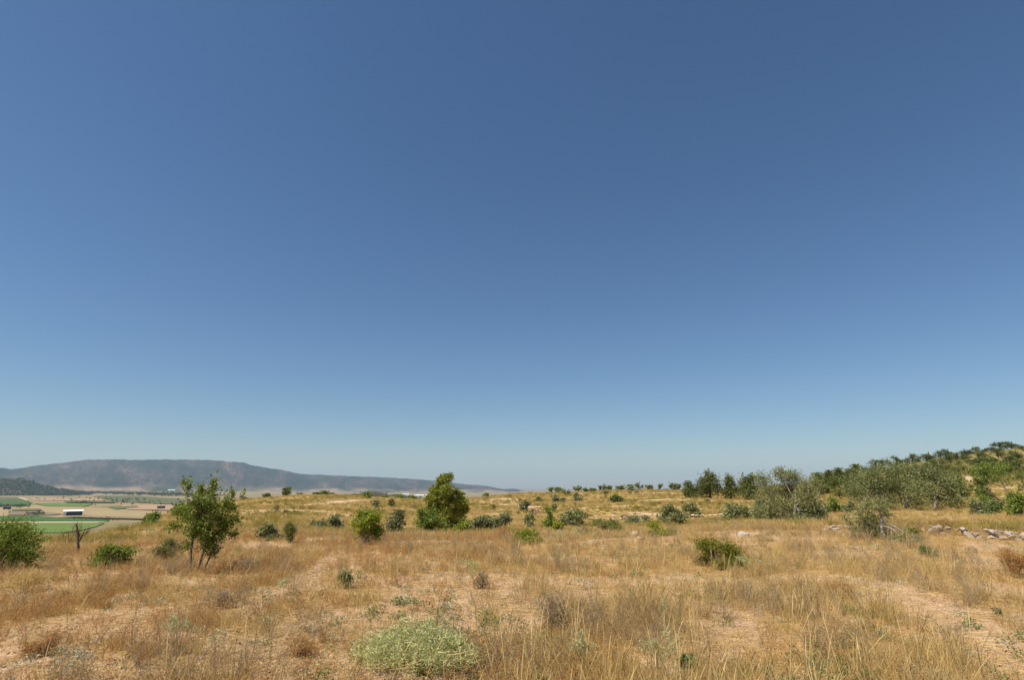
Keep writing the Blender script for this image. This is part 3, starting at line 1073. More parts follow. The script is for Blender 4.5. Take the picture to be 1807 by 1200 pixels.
twig_tree('bare_bush', 'leafless grey twiggy bush left of the big olive tree', 'bush', None, 1243, 1276, 911, D=33, nstem=5, depth=2, r0=.018, splay=.7, kids=(3, 4), stem='bark')
# ---- pines right of centre
for a, b, t, D, mt, lb in [(1205, 1232, 849, 104, 'pined', 'short round pine, leftmost and lowest of the four skyline pines'),
                           (1233, 1279, 828, 104, 'pined', 'tall broad pine, second of the four skyline pines from the left'),
                           (1279, 1306, 837, 104, 'pined', 'slim pine, third of the four skyline pines from the left'),
                           (1307, 1348, 837, 102, 'pined', 'leaning pine, rightmost of the four skyline pines beside the big olive')]:
    shrub('pine_tree', lb, 'tree', mt, a, b, t, D=D, shape='cone', leaf=.1, asp=.3, nl=22, zb=.06, trunk=.16, stem='pbark', group='four pines on the skyline right of centre', rough=.36, dens=.95)


def big_olive(label, lob, base_u, base_v, D, mat, trunks, leaf=.07, dens=1.0, name='olive_tree', asp=.3, bark='olbark', fuzz=.26):
    """olive tree from lobes given as photo ellipses (u, v, ru, rv)"""
    x, y = at(base_u, D)
    z = float(H(x, y))
    dep = depth_of(x, y, z)
    s = dep / FPX
    k = math.hypot(x, y) / dep
    ztop = lambda v: EYE + ray(base_u, v)[1] * math.hypot(x, y) - z
    rng = next_rng()
    root = empty(name, (x, y, z - .03))
    tag(root, label, 'tree')
    a = ray(base_u, 900)[0]
    rx = np.array([math.cos(a), -math.sin(a), 0])          # sideways as seen from the camera
    ry = np.array([math.sin(a), math.cos(a), 0])
    g = Geo()
    cs = []
    L = max(leaf, 2.2 * dep / 567)
    w_all = max(l[0] + l[2] for l in lob) - min(l[0] - l[2] for l in lob)
    for (u, v, ru, rv) in lob:
        c = rx * (u - base_u) * s + ry * rng.normal() * w_all * .13 * s + np.array([0, 0, max(.1, ztop(v))])
        cs.append(c)
        n = int(dens * 9.5 * ru * rv * s * s / (L * L * asp * .5))
        per = 7
        ns = max(3, n // per)
        dr = rng.normal(size=(ns, 3))
        dr[:, 2] += .3
        dr /= np.linalg.norm(dr, axis=1)[:, None]
        ln = (1 + fuzz * rng.normal(size=ns))
        t = np.sqrt(rng.uniform(.08, 1.05, size=(ns, per)))
        P = c + (dr * np.array([ru, ru, rv]) * 1.12 * s)[:, None] * (ln[:, None] * t)[..., None]
        P = P + rng.normal(size=P.shape) * L * .45
        Dd = (dr[:, None] * .9 + rng.normal(size=P.shape) * .55).reshape(-1, 3)
        P = P.reshape(-1, 3)
        ok = P[:, 2] > .04
        P, Dd = P[ok], Dd[ok]
        g.leaves(P, Dd, L * rng.uniform(.6, 1.35, len(P)), L * asp * rng.uniform(.7, 1.3, len(P)), rng)
    g.obj('crown', M[mat], root)
    ends, stems = [], []
    for (u0, v0, u1, v1, r) in trunks:
        g = Geo()
        b = rx * (u0 - base_u) * s + np.array([0, 0, min(0.0, ztop(v0)) - .1])
        e = rx * (u1 - base_u) * s + np.array([0, 0, ztop(v1)])
        mid = (b + e) * .5 + rng.normal(size=3) * .06
        g.tube(np.array([b, (b + mid) * .5, mid, (mid + e) * .5, e]), np.array([1.35, 1.05, .95, .8, .6]) * r, 8)
        stems.append(g.obj('trunk', M[bark], root, True))
        ends.append((b, e, r))
    limbs = []
    for c in cs:
        ti = min(range(len(ends)), key=lambda q: np.linalg.norm(ends[q][1] - c))
        b, e, r = ends[ti]
        st = b + (e - b) * rng.uniform(.6, 1.0)
        limbs.append((stems[ti], np.array([st, (st + c) * .5 + rng.normal(size=3) * .05, c]), np.array([.5, .32, .12]) * r))
    for tr, P, R in limbs:
        g = Geo()
        g.tube(P, R, 5)
        g.obj('branch', M[bark], tr, True)
    return root


_sx, _sy = hit(358, 1010)
big_olive('slim multi-stemmed green sapling standing alone in the dry grass',
          [(328, 858, 6, 16), (322, 850, 4, 8), (350, 866, 9, 14), (371, 852, 6, 14), (368, 872, 11, 14), (343, 888, 15, 15), (372, 892, 15, 14), (396, 890, 11, 12), (326, 900, 12, 10),
           (350, 913, 19, 13), (385, 915, 18, 14), (408, 896, 8, 9), (412, 912, 8, 8), (316, 928, 12, 8), (350, 940, 17, 12), (388, 942, 17, 12), (412, 942, 9, 8), (372, 962, 13, 10), (386, 975, 8, 9),
           (340, 962, 10, 8), (424, 868, 4, 5), (404, 872, 5, 10), (362, 930, 22, 16), (378, 955, 16, 12), (338, 915, 14, 12), (398, 925, 14, 12), (360, 900, 16, 12), (356, 885, 12, 12)],
          358, 1012, math.hypot(_sx, _sy), 'sapling', [(351, 1012, 348, 925, .019), (360, 1012, 373, 920, .019), (355, 1012, 352, 900, .014), (366, 1012, 388, 950, .014)], leaf=.046, dens=1.45, name='sapling',
          asp=.52, bark='bark', fuzz=.45)
big_olive('big feathery olive tree with a pale slanting trunk, right of the four pines',
          [(1352, 848, 14, 13), (1385, 838, 14, 12), (1405, 845, 16, 14), (1430, 858, 16, 15), (1365, 870, 20, 17), (1395, 868, 22, 20), (1422, 880, 22, 18),
           (1375, 893, 22, 16), (1408, 902, 22, 16), (1430, 905, 18, 16), (1345, 888, 13, 14), (1350, 905, 18, 14), (1400, 922, 22, 14), (1425, 925, 16, 12), (1365, 920, 18, 14)],
          1385, 938, 33, 'olive', [(1378, 938, 1370, 898, .11), (1392, 938, 1405, 880, .09)], dens=1.35)
shrub('olive_bush', 'wide low olive bush touching the left side of the big olive tree', 'shrub', 'olive', 1273, 1332, 884, vb=921, nl=12)
shrub('olive_bush', 'olive bush tucked into the left foot of the big olive tree', 'shrub', 'olive', 1318, 1366, 880, D=37, nl=11)
shrub('wild_shrub', 'grey-green shrub at the right foot of the big olive tree', 'shrub', 'olive2', 1428, 1456, 896, D=36, nl=6)
big_olive('broad dense olive thicket with several stems, widest tree on the right',
          [(1535, 852, 20, 18), (1560, 845, 22, 20), (1590, 838, 24, 20), (1622, 838, 22, 18), (1645, 850, 22, 18), (1668, 862, 20, 20), (1530, 875, 18, 16), (1558, 872, 24, 20),
           (1590, 868, 26, 22), (1622, 868, 26, 22), (1652, 880, 24, 16), (1575, 886, 18, 12), (1610, 888, 18, 10), (1670, 885, 14, 12), (1640, 840, 16, 16), (1517, 862, 12, 12)],
          1600, 897, 54, 'olive3', [(1578, 897, 1570, 868, .12), (1600, 898, 1605, 866, .13), (1640, 897, 1645, 866, .11)])
big_olive('scruffy young olive with a pale trunk in front of the broad thicket',
          [(1536, 893, 18, 14), (1552, 890, 14, 12), (1520, 905, 14, 12), (1560, 905, 12, 12), (1535, 918, 22, 16), (1515, 935, 18, 16), (1545, 942, 26, 18), (1530, 956, 22, 12),
           (1575, 945, 20, 12), (1598, 947, 14, 8), (1496, 918, 10, 10)],
          1540, 967, 21, 'olive', [(1550, 967, 1551, 905, .06), (1535, 967, 1528, 910, .03)], leaf=.06, dens=.8)
# ---- right of the olives
for mt, a, b, t, D, lb in [
        ('green', 1453, 1487, 876, 47, 'fresh green bush between the big olive and the broad thicket'),
        ('olive2', 1440, 1462, 884, 45, 'grey-green bush just right of the big olive tree'),
        ('olive2', 1484, 1508, 882, 44, 'small olive bush under the left end of the broad thicket'),
        ('olive2', 1703, 1740, 880, 44, 'dark grey-green bush right of the broad olive thicket'),
        ('weedg', 1738, 1772, 880, 42, 'pale green straggly bush near the right edge'),
        ('green', 1766, 1822, 866, 40, 'bright green bush at the right edge of the frame'),
        ('scrub', 1676, 1712, 838, 104, 'green bush on the slope above the right end of the thicket'),
        ('pined', 1696, 1712, 836, 108, 'small dark bush on the slope right above the thicket'),
        ('scrub', 1719, 1752, 836, 84, 'mid green bush left of the right-edge almond tree'),
        ('pined', 1735, 1753, 851, 72, 'small dark bush with a thin foot below the mid green bush'),
        ('pined', 1699, 1716, 857, 74, 'little round bush on the bare patch right of the thicket'),
        ('scrub', 1578, 1622, 930, 24, 'low olive-coloured shrub at the right foot of the scruffy young olive')]:
    shrub('wild_shrub', lb, 'shrub', mt, a, b, t, D=D, nl=7)
twig_tree('almond_tree', 'spreading green almond tree with bare lower branches at the right edge', 'tree', 'green', 1748, 1850, 812, D=52, nstem=2, depth=4, leaf=.07, per=9,
          jit=.12, r0=.07, splay=.5, up=.12, kids=(3, 4), seed=5)
twig_tree('dry_bush', 'reddish brown dry bush in the grass below the thicket', 'bush', None, 1630, 1690, 905, D=27, nstem=12, depth=2, r0=.008, splay=.6, kids=(4, 5), stem='brown')
# ---- pines right of the big olive and on the hill
ORD = ['first', 'second', 'third', 'fourth', 'fifth', 'sixth', 'seventh', 'eighth', 'ninth', 'tenth', 'eleventh', 'twelfth', 'thirteenth', 'fourteenth', 'fifteenth',
       'sixteenth', 'seventeenth', 'eighteenth', 'nineteenth', 'twentieth', 'twenty-first', 'twenty-second', 'twenty-third', 'twenty-fourth']
for i, (a, b, t, D) in enumerate([(1436, 1462, 836, 150), (1456, 1482, 832, 140), (1478, 1502, 828, 135), (1470, 1500, 845, 100), (1496, 1524, 830, 120), (1512, 1530, 822, 150)]):
    shrub('pine_tree', f'pine in the dark clump between the big olive and the thicket, {ORD[i]} from the left', 'tree', 'pined', a, b, t, D=D, leaf=.1, asp=.3, nl=12,
          zb=.1, trunk=.12, stem='pbark', group='pine clump behind the olives', shape='ball')


def proto(name, mat, shape, nl, n, L, asp, seed, zb, trunk):
    rng = np.random.default_rng(seed)
    g = Geo()
    cs = lobed_crown(g, rng, 1.0, 1.0, 1.0, zb, nl, n, L, asp, shape, .3, .25)
    cm = g.mesh(name + '_crown', M[mat])
    g = Geo()
    g.tube(np.array([(0, 0, -.1), (.02, .01, .3), (.03, -.02, .8)]), np.array([.05, .035, .015]) * trunk, 5)
    for c in cs[:8]:
        b = np.array([.02, 0, min(.75, c[2] * .75)])
        g.tube(np.array([b, (b + c) / 2, c]), np.array([.02, .014, .006]) * trunk, 3)
    tm = g.mesh(name + '_trunk', M['pbark'], True)
    return cm, tm


BAL = [proto('round_pine', 'pineh', 'dome', 10, 1700, .06, .5, 310 + i, .05, 1.0) for i in range(3)]
SCR = [proto('low_scrub', 'scrub', 'dome', 9, 700, .075, .45, 320 + i, .0, .5) for i in range(3)]


def inst_tree(name, pair, x, y, w, h, label, cat, group, rng, parts=('crown', 'trunk')):
    z = float(H(x, y))
    r = empty(name, (x, y, z - .05), rng.random() * 6.28)
    r.scale = (w, w, h)
    tag(r, label, cat, group)
    for nm, me in zip(parts, pair):
        o = bpy.data.objects.new(nm, me)
        COL.objects.link(o)
        o.parent = r
    return r


PEND = []


def zoned(root, what, zone, u):
    PEND.append((what, zone, u, root))


def label_zones():
    by = {}
    for what, zone, u, root in PEND:
        by.setdefault((what, zone), []).append((u, root))
    for (what, zone), L in by.items():
        L.sort(key=lambda t: t[0])
        for i, (u, root) in enumerate(L):
            root['label'] = (f'{what} {zone}, {ORD[i]} from the left') if len(L) > 1 else f'{what} {zone}'


def zone_hill(u, v):
    lo = np.interp(u, [1440, 1530, 1600, 1700, 1830], [852, 830, 818, 803, 786])
    band = 'near the crest' if v - lo < 18 else ('midway down' if v - lo < 38 else 'low down')
    for lim, t in ((1500, 'behind the pine clump'), (1550, 'behind the thicket left end'), (1600, 'behind the thicket middle'), (1660, 'above the thicket right end'),
                   (1710, 'right of the thicket'), (1760, 'above the mid green bush')):
        if u < lim:
            return f'{band} {t}'
    return f'{band} at the right edge'


def zone_slope(u, v):
    band = 'on the upper slope' if v < 886 else ('halfway down the slope' if v < 903 else 'low on the slope')
    for lim, t in ((470, 'right of the sapling'), (540, 'below the lone skyline bush'), (600, 'below the three skyline bushes'), (680, 'around the neat round tree'), (850, 'around the tallest pine'),
                   (950, 'left of centre'), (1040, 'behind the centre olive bush'), (1120, 'near the dark dome bush'), (1200, 'below the almond trees'), (1280, 'below the tall broad pine'),
                   (1360, 'below the slim pine')):
        if u < lim:
            return f'{band} {t}'
    return f'{band} behind the big olive'


rng = np.random.default_rng(55)
CRESTP = [(1531, 1548, 818, 'U'), (1549, 1586, 811, 'B'), (1586, 1606, 801, 'U'), (1605, 1621, 803, 'B'), (1618, 1633, 798, 'U'), (1632, 1644, 803, 'B'),
          (1641, 1672, 794, 'U'), (1670, 1684, 793, 'B'), (1680, 1703, 789, 'U'), (1711, 1736, 788, 'U'), (1737, 1750, 786, 'B'), (1752, 1768, 788, 'B'), (1768, 1783, 785, 'U'),
          (1776, 1803, 777, 'U'), (1798, 1822, 776, 'B')]
for i, (a, b, t, k) in enumerate(CRESTP):
    uc = (a + b) / 2
    D = np.interp(uc, [1530, 1600, 1700, 1807], [270, 285, 305, 325])
    x, y, z, w, h, dep = place(a, b, t, D=D)
    h = min(max(h, w * .55), w * 1.5)
    inst_tree('pine_tree', BAL[i % 3], x, y, w * 1.45, h * 1.05, f'pine on the crest of the right hill, {ORD[i]} from the left end', 'tree',
              'pines along the crest of the right hill', rng)
for i in range(80):
    u = rng.uniform(1440, 1840)
    lo = np.interp(u, [1440, 1530, 1600, 1700, 1830], [852, 830, 818, 803, 786])
    v = lo + 4 + (rng.random() ** 1.2) * 40
    x, y = hit(u, v)
    D = math.hypot(x, y)
    if D < 95 or D > 345:
        continue
    w = rng.uniform(3.0, 5.5)
    zoned(inst_tree('pine_tree', BAL[i % 3], x, y, w, w * rng.uniform(.6, .85), 'pine', 'tree', 'pines scattered below the hill crest', rng),
          'round hill pine', zone_hill(u, v), u)
for i in range(190):
    u = rng.uniform(1440, 1860)
    lo = np.interp(u, [1440, 1530, 1600, 1700, 1830], [855, 832, 820, 805, 788])
    v = lo + 3 + rng.random() * 55
    x, y = hit(u, v)
    D = math.hypot(x, y)
    if D < 80 or D > 345:
        continue
    w = rng.uniform(1.6, 4.0)
    zoned(inst_tree('hillside_shrub', SCR[i % 3], x, y, w, w * rng.uniform(.45, .75), 'shrub', 'shrub', 'shrubs scattered over the right hill', rng, ('foliage', 'stem')),
          'low hill shrub', zone_hill(u, v), u)
# small shrubs over the terraced slopes
for i in range(110):
    u = rng.uniform(380, 1480)
    v = rng.uniform(870, 925)
    x, y = hit(u, v)
    D = math.hypot(x, y)
    if D < 45 or D > 170 or float(bare(np.array([x]), np.array([y]))[0]) > .5:
        continue
    w = rng.uniform(.5, 1.5)
    zoned(inst_tree('terrace_shrub', SCR[i % 3], x, y, w, w * rng.uniform(.4, .7), 'shrub', 'shrub', 'small shrubs dotted over the terraces', rng, ('foliage', 'stem')),
          'small low shrub', zone_slope(u, v), u)
label_zones()
# ---- almond trees along the skyline
ALM = [(972, 980, 864, 150), (982, 990, 863, 150), (990, 1006, 864, 120), (1013, 1024, 863, 152), (1033, 1042, 864, 154), (1043, 1050, 865, 154), (1057, 1069, 861, 154), (1072, 1081, 861, 154),
       (1065, 1078, 869, 122), (1093, 1104, 861, 154), (1127, 1139, 856, 150), (1144, 1156, 859, 150), (1163, 1170, 859, 160), (1183, 1196, 855, 160), (1195, 1203, 857, 160)]
for i, (a, b, t, D) in enumerate(ALM):
    twig_tree('almond_tree', f'tiny sparse almond tree near the central skyline, {ORD[i]} from the left', 'tree', 'almond', a - 2, b + 2, t - 2 - 2 * (i % 3 == 0), D=D, nstem=1 + (i % 4 == 1), depth=2, leaf=.11, per=5 + i % 4, jit=.16,
              r0=.07, splay=.1, spread=.8, up=.45, kids=(5, 6), group='almond trees along the central skyline')
shrub('olive_bush', 'dark round bush standing taller than the almond trees on the skyline', 'shrub', 'olive', 1107, 1123, 857, D=138, nl=7, shape='ball')


# ------------------------------------------------------------------ stones and walls
def hull_stone(rng, sx, sy, sz, n=14):
    import bmesh
    bm = bmesh.new()
    for i in range(n):
        p = rng.normal(size=3)
        p /= np.linalg.norm(p)
        p *= rng.uniform(.78, 1.0)
        bm.verts.new((p[0] * sx, p[1] * sy, p[2] * sz))
    bmesh.ops.convex_hull(bm, input=list(bm.verts))
    bmesh.ops.delete(bm, geom=[v for v in bm.verts if not v.link_faces], context='VERTS')
    me = bpy.data.meshes.new('stone')
    bm.to_mesh(me)
    bm.free()
    return me


rng = np.random.default_rng(900)
STM = []
for i in range(10):
    me = hull_stone(rng, .5, .42, .34, 16)
    me.materials.append(M['stone'] if i % 2 else M['stoneg'])
    STM.append(me)


def stone_child(parent, loc, s, rng):
    o = bpy.data.objects.new('stone', STM[rng.integers(10)])
    COL.objects.link(o)
    o.parent = parent
    o.location = loc
    o.scale = (s * rng.uniform(.9, 1.5), s * rng.uniform(.8, 1.1), s * rng.uniform(.7, 1.0))
    o.rotation_euler = (rng.normal() * .25, rng.normal() * .25, rng.random() * 6.28)
    return o


def low_wall(name, label, pts, courses, s, rng, step=.8, hgt=.6):
    P = np.array([hit(*p) for p in pts])
    c = P[0]
    root = empty(name, (c[0], c[1], float(H(*c))))
    tag(root, label, 'wall')
    seg = np.hypot(*np.diff(P, axis=0).T)
    tot = seg.sum()
    cum = np.concatenate([[0], np.cumsum(seg)])
    for k in range(courses):
        d = rng.random() * s
        while d < tot:
            q = s * rng.uniform(.45, 1.6) * (1.0 if k == 0 else .85)
            if k == 0 or rng.random() < .72:
                x = np.interp(d, cum, P[:, 0]) + rng.normal() * s * .22
                y = np.interp(d, cum, P[:, 1]) + rng.normal() * s * .22
                stone_child(root, (x - c[0], y - c[1], float(H(x, y)) - float(H(*c)) + s * (-.02 + hgt * k)), q, rng)
            d += q * step
    return root


low_wall('dry_stone_wall', 'low tumbled dry stone wall in the grass at the right edge', [(1626, 941), (1660, 944), (1700, 946), (1750, 951), (1830, 958)], 3, .29, rng, .8, .36)
low_wall('dry_stone_wall', 'short row of pale stones left of the scruffy young olive', [(1462, 938), (1480, 934), (1502, 936)], 2, .24, rng, .85, .42)


def terrace_wall(name, label, u0, u1, D, vt, h_extra=0.0):
    """retaining wall of a field terrace: many small stones, too far away to pick apart"""
    import bmesh
    rng = np.random.default_rng(int(u0))
    bm = bmesh.new()
    x0, y0 = at((u0 + u1) / 2, D)
    zc = float(H(x0, y0))
    n = int((u1 - u0) * D / 1000 / .3)
    for i in range(n):
        u = u0 + (u1 - u0) * (i + rng.random()) / n
        x, y = at(u, D + .5 * math.sin(u / 25.0))
        zt = EYE + ray(u, vt + 1.5 * math.sin(u / 14.0))[1] * D
        zb = float(H(*at(u, D - 2.5))) - .15
        k = max(2, int((zt - zb) / .22))
        for j in range(k):
            tmp = STM[rng.integers(10)]
            m0 = len(bm.verts)
            bm.from_mesh(tmp)
            bm.verts.ensure_lookup_table()
            s = rng.uniform(.30, .48)
            for v in bm.verts[m0:]:
                v.co = Vector((v.co.x * s * 1.3 + x - x0 + rng.normal() * .0, v.co.y * s + y - y0 - .0, v.co.z * s * .85 + zb + .1 + (zt - zb) * (j + .3) / k - zc))
    me = bpy.data.meshes.new('stone_facing')
    bm.to_mesh(me)
    bm.free()
    me.materials.clear()
    me.materials.append(M['stonew'])
    root = empty(name, (x0, y0, zc))
    tag(root, label, 'wall')
    o = bpy.data.objects.new('stone_facing', me)
    COL.objects.link(o)
    o.parent = root
    tag(o, kind='stuff')
    return root


terrace_wall('terrace_wall', 'pale stone terrace wall crossing the slope behind the centre bushes', 1046, 1176, 56, 907)
terrace_wall('terrace_wall', 'short pale stone terrace wall left of the big olive tree', 1222, 1290, 56.5, 909)
terrace_wall('terrace_wall', 'broken stone terrace wall left of the centre, below the upper slope', 934, 958, 60, 896)

STONES = [(562, 1163, 12, 'pale rounded stone on bare soil left of the big spiny plant'),
          (356, 1164, 20, 'broad pale stone in the left foreground grass'),
          (375, 1190, 12, 'small pale stone at the bottom edge, left foreground'),
          (425, 1068, 14, 'white stone at the foot of a grey dry bush, left foreground'),
          (365, 1066, 13, 'pale stone beside the purple-grey twigs, left of centre'),
          (178, 1040, 16, 'reddish flat stone in the far left grass'),
          (470, 1122, 11, 'small tan stone on the bare strip left of centre'),
          (850, 1122, 22, 'jagged upright pale rock just right of the big spiny plant'),
          (872, 1128, 14, 'pale broken rock right of the jagged upright rock'),
          (690, 1123, 14, 'yellowish flat stone at the top left of the big spiny plant'),
          (1120, 947, 34, 'large grey boulder half buried in the grass right of centre'),
          (1130, 953, 20, 'smaller pale boulder at the foot of the large grey boulder'),
          (1310, 945, 26, 'pale boulder on the eroded spot left of the big olive'),
          (1330, 947, 18, 'small pale boulder right on the eroded spot left of the big olive'),
          (1668, 934, 26, 'grey-topped boulder standing on the low stone wall'),
          (1405, 1092, 12, 'pale stone beside the worn track bend'),
          (1560, 1040, 14, 'flat pale stone on the upper part of the worn track'),
          (1700, 1120, 13, 'pale stone in the middle of the worn track, right foreground'),
          (870, 948, 9, 'single round grey stone in the centre-left tall grass'),
          (545, 1015, 10, 'pale stone on the eroded strip right of the sapling'),
          (595, 978, 10, 'small grey upright stone at the top of the eroded strip'),
          (935, 1075, 14, 'thin flat stone on bare gravel in the centre foreground'),
          (1440, 1190, 13, 'small stone in the grass at the bottom right')]
for i, (u, v, wpx, lb) in enumerate(STONES):   # half buried
    x, y = hit(u, v)
    z = float(H(x, y))
    s = wpx / FPX * depth_of(x, y, z)
    o = bpy.data.objects.new('boulder' if wpx > 24 else 'stone', hull_stone(rng, .5, .42, .36, 26))
    o.data.materials.append(M['stone'] if i % 3 else M['stoneg'])
    COL.objects.link(o)
    o.location = (x, y, z + s * .02)
    f = 1.5 if 'upright' in lb else (.55 if 'flat' in lb else .85)
    o.scale = (s, s * .9, s * f)
    o.rotation_euler = (rng.normal() * .15, rng.normal() * .15, rng.random() * 6.28)
    tag(o, lb, 'rock', 'loose stones in the dry grass')


# ------------------------------------------------------------------ foreground plants
def spiny_plant():
    cx, cy = hit(748, 1192)
    z = float(H(cx, cy))
    rng = np.random.default_rng(77)
    root = empty('spiny_plant', (cx, cy, z))
    tag(root, 'big pale green tangle of spiny stems in the bottom foreground', 'plant')
    # tangle of forked thin stems filling a low dome with a loose left flank
    g = Geo()
    n = 3600
    th = rng.random(n) * 2 * math.pi
    q = np.sqrt(rng.random(n))
    w, d, h = .50, .46, .40
    left = rng.random(n) < .24
    X = np.where(left, -.40 + .34 * rng.normal(size=n) * .62, q * np.cos(th) * w)
    Y = np.where(left, .30 + .40 * rng.normal(size=n) * .62, q * np.sin(th) * d)
    rim = np.clip(1 - (X / .58) ** 2 - (Y / .54) ** 2, 0, 1)
    top = np.where(left, .10 + .12 * rng.random(n), h * np.sqrt(rim) * (.55 + .85 * fbm(X * 4, Y * 4, 4, 3)))
    Z = top * (.25 + .75 * rng.random(n) ** .5) + .01
    ok = (fbm(X * 7, Y * 7, 14, 3) > .40) | (rng.random(n) < .25)
    X, Y, Z = X[ok], Y[ok], Z[ok]
    n = len(X)
    k = 4
    P = np.zeros((n, k, 3))
    P[:, 0] = np.stack([X, Y, Z], 1)
    dr = rng.normal(size=(n, 3))
    dr[:, 2] = np.abs(dr[:, 2]) * .5
    dr /= np.linalg.norm(dr, axis=1)[:, None]
    st = rng.uniform(.018, .042, n)[:, None]
    for i in range(1, k):
        P[:, i] = P[:, i - 1] + dr * st
        dr = dr + rng.normal(size=(n, 3)) * .55
        dr /= np.linalg.norm(dr, axis=1)[:, None]
    P[:, :, 2] = np.maximum(P[:, :, 2], .01)
    Wd = np.tile(np.array([.0042, .0040, .0034, .0014]), (n, 1)) * rng.uniform(.8, 1.5, (n, 1))
    g.ribbons(P, Wd, rng)
    # spines and narrow leaves off the stems
    C = P.reshape(-1, 3)
    C = C[rng.random(len(C)) < .75]
    g.leaves(C + rng.normal(size=C.shape) * .008, rng.normal(size=C.shape), rng.uniform(.02, .05, len(C)), .0052, rng)
    g.obj('foliage', M['spiny'], root)
    g = Geo()
    for i in range(46):
        a = rng.random() * 6.28
        e = np.array([math.cos(a) * .5 * rng.random(), math.sin(a) * .42 * rng.random(), rng.uniform(.12, .36)])
        g.tube(np.array([(rng.normal() * .02, rng.normal() * .02, -.02), e * .5 + rng.normal(size=3) * .03, e]), np.array([.007, .005, .003]), 4)
    g.obj('stem', M['broom'], root)
    g = Geo()
    for i in range(16):
        b = np.array([rng.normal() * .35 - .15, rng.normal() * .3 - .12, rng.uniform(.03, .25)])
        d = unit([rng.normal(), rng.normal(), abs(rng.normal()) * .7 + .1])
        L = rng.uniform(.15, .38)
        g.tube(np.array([b, b + d * L * .5 + rng.normal(size=3) * .01, b + d * L]), np.array([.0035, .003, .0018]), 4)
    g.obj('dry_stalk', M['straw'], root)


spiny_plant()


def thistle(label, u, vb, vt, wpx, seed, levels=3, mat='thistle'):
    x, y = hit(u, vb)
    z = float(H(x, y))
    dep = depth_of(x, y, z)
    h = EYE + ray(u, vt)[1] * math.hypot(x, y) - z
    w = wpx / FPX * dep
    rng = np.random.default_rng(seed)
    out = []
    grow((0, 0, -.03), (0.02, 0, 1), h * .5, .006, 0, rng, out, wig=.05)
    tip = out[0][0][-1]
    for i in range(5):
        a = 6.28 * (i + rng.random() * .5) / 5
        grow(tip * rng.uniform(.6, 1), (math.cos(a) * .9, math.sin(a) * .9, .75), h * .42, .0045, 2, rng, out, spread=.8, up=.2, kids=(2, 3), shrink=.6)
    out = fit_skeleton(out, w, h)
    root = empty('thistle_plant', (x, y, z))
    tag(root, label, 'plant', 'pale thistles in the foreground')
    g = Geo()
    for P, R, dd in out:
        g.tube(P, np.maximum(R * .7, .0022), 4)
    g.obj('stem', M[mat], root)
    g = Geo()
    for P, R, dd in out[1:]:
        n = 9
        f = rng.uniform(.4, 3.99, n)
        i = f.astype(int)
        q = P[i] + (P[i + 1] - P[i]) * (f - i)[:, None]
        dr = rng.normal(size=q.shape) + np.array([0, 0, .3])
        dr /= np.linalg.norm(dr, axis=1)[:, None]
        L = rng.uniform(.02, .045, n)
        g.leaves(q + dr * L[:, None] * .5, dr, L, .005, rng)
    P = out[0][0]
    n = 14
    f = rng.uniform(.2, 3.9, n)
    i = f.astype(int)
    q = P[i] + (P[i + 1] - P[i]) * (f - i)[:, None]
    dr = rng.normal(size=q.shape)
    dr[:, 2] *= .3
    dr /= np.linalg.norm(dr, axis=1)[:, None]
    g.leaves(q + dr * .025, dr, rng.uniform(.04, .06, n), .008, rng)
    g.obj('leaves', M[mat], root)


thistle('pale candelabra thistle on a bare stem in the centre foreground', 1031, 1192, 1110, 64, 1)
thistle('pale branching thistle at the bottom, right of the candelabra thistle', 1172, 1200, 1108, 70, 2)
thistle('pale green thistle in the tall grass above the big spiny plant', 828, 1030, 984, 44, 3, mat='spiny')
thistle('small pale thistle in the left foreground weeds', 306, 1136, 1086, 38, 4)
thistle('pale thistle at the right foot of the sprawling juniper', 1318, 1010, 975, 44, 5)
thistle('tiny pale thistle high in the grass right of the candelabra thistle', 1172, 1095, 1060, 20, 6)
thistle('white stalked thistle in the slope grass right of the lime cushion shrub', 985, 960, 934, 28, 7)
thistle('second white stalked thistle, nearer the sprawling broom', 1022, 958, 932, 24, 8)
thistle('slender bleached thistle rising left of the sapling', 262, 960, 927, 26, 9)
thistle('grey-green thistle on the eroded strip right of the sapling', 500, 1050, 1020, 34, 10)

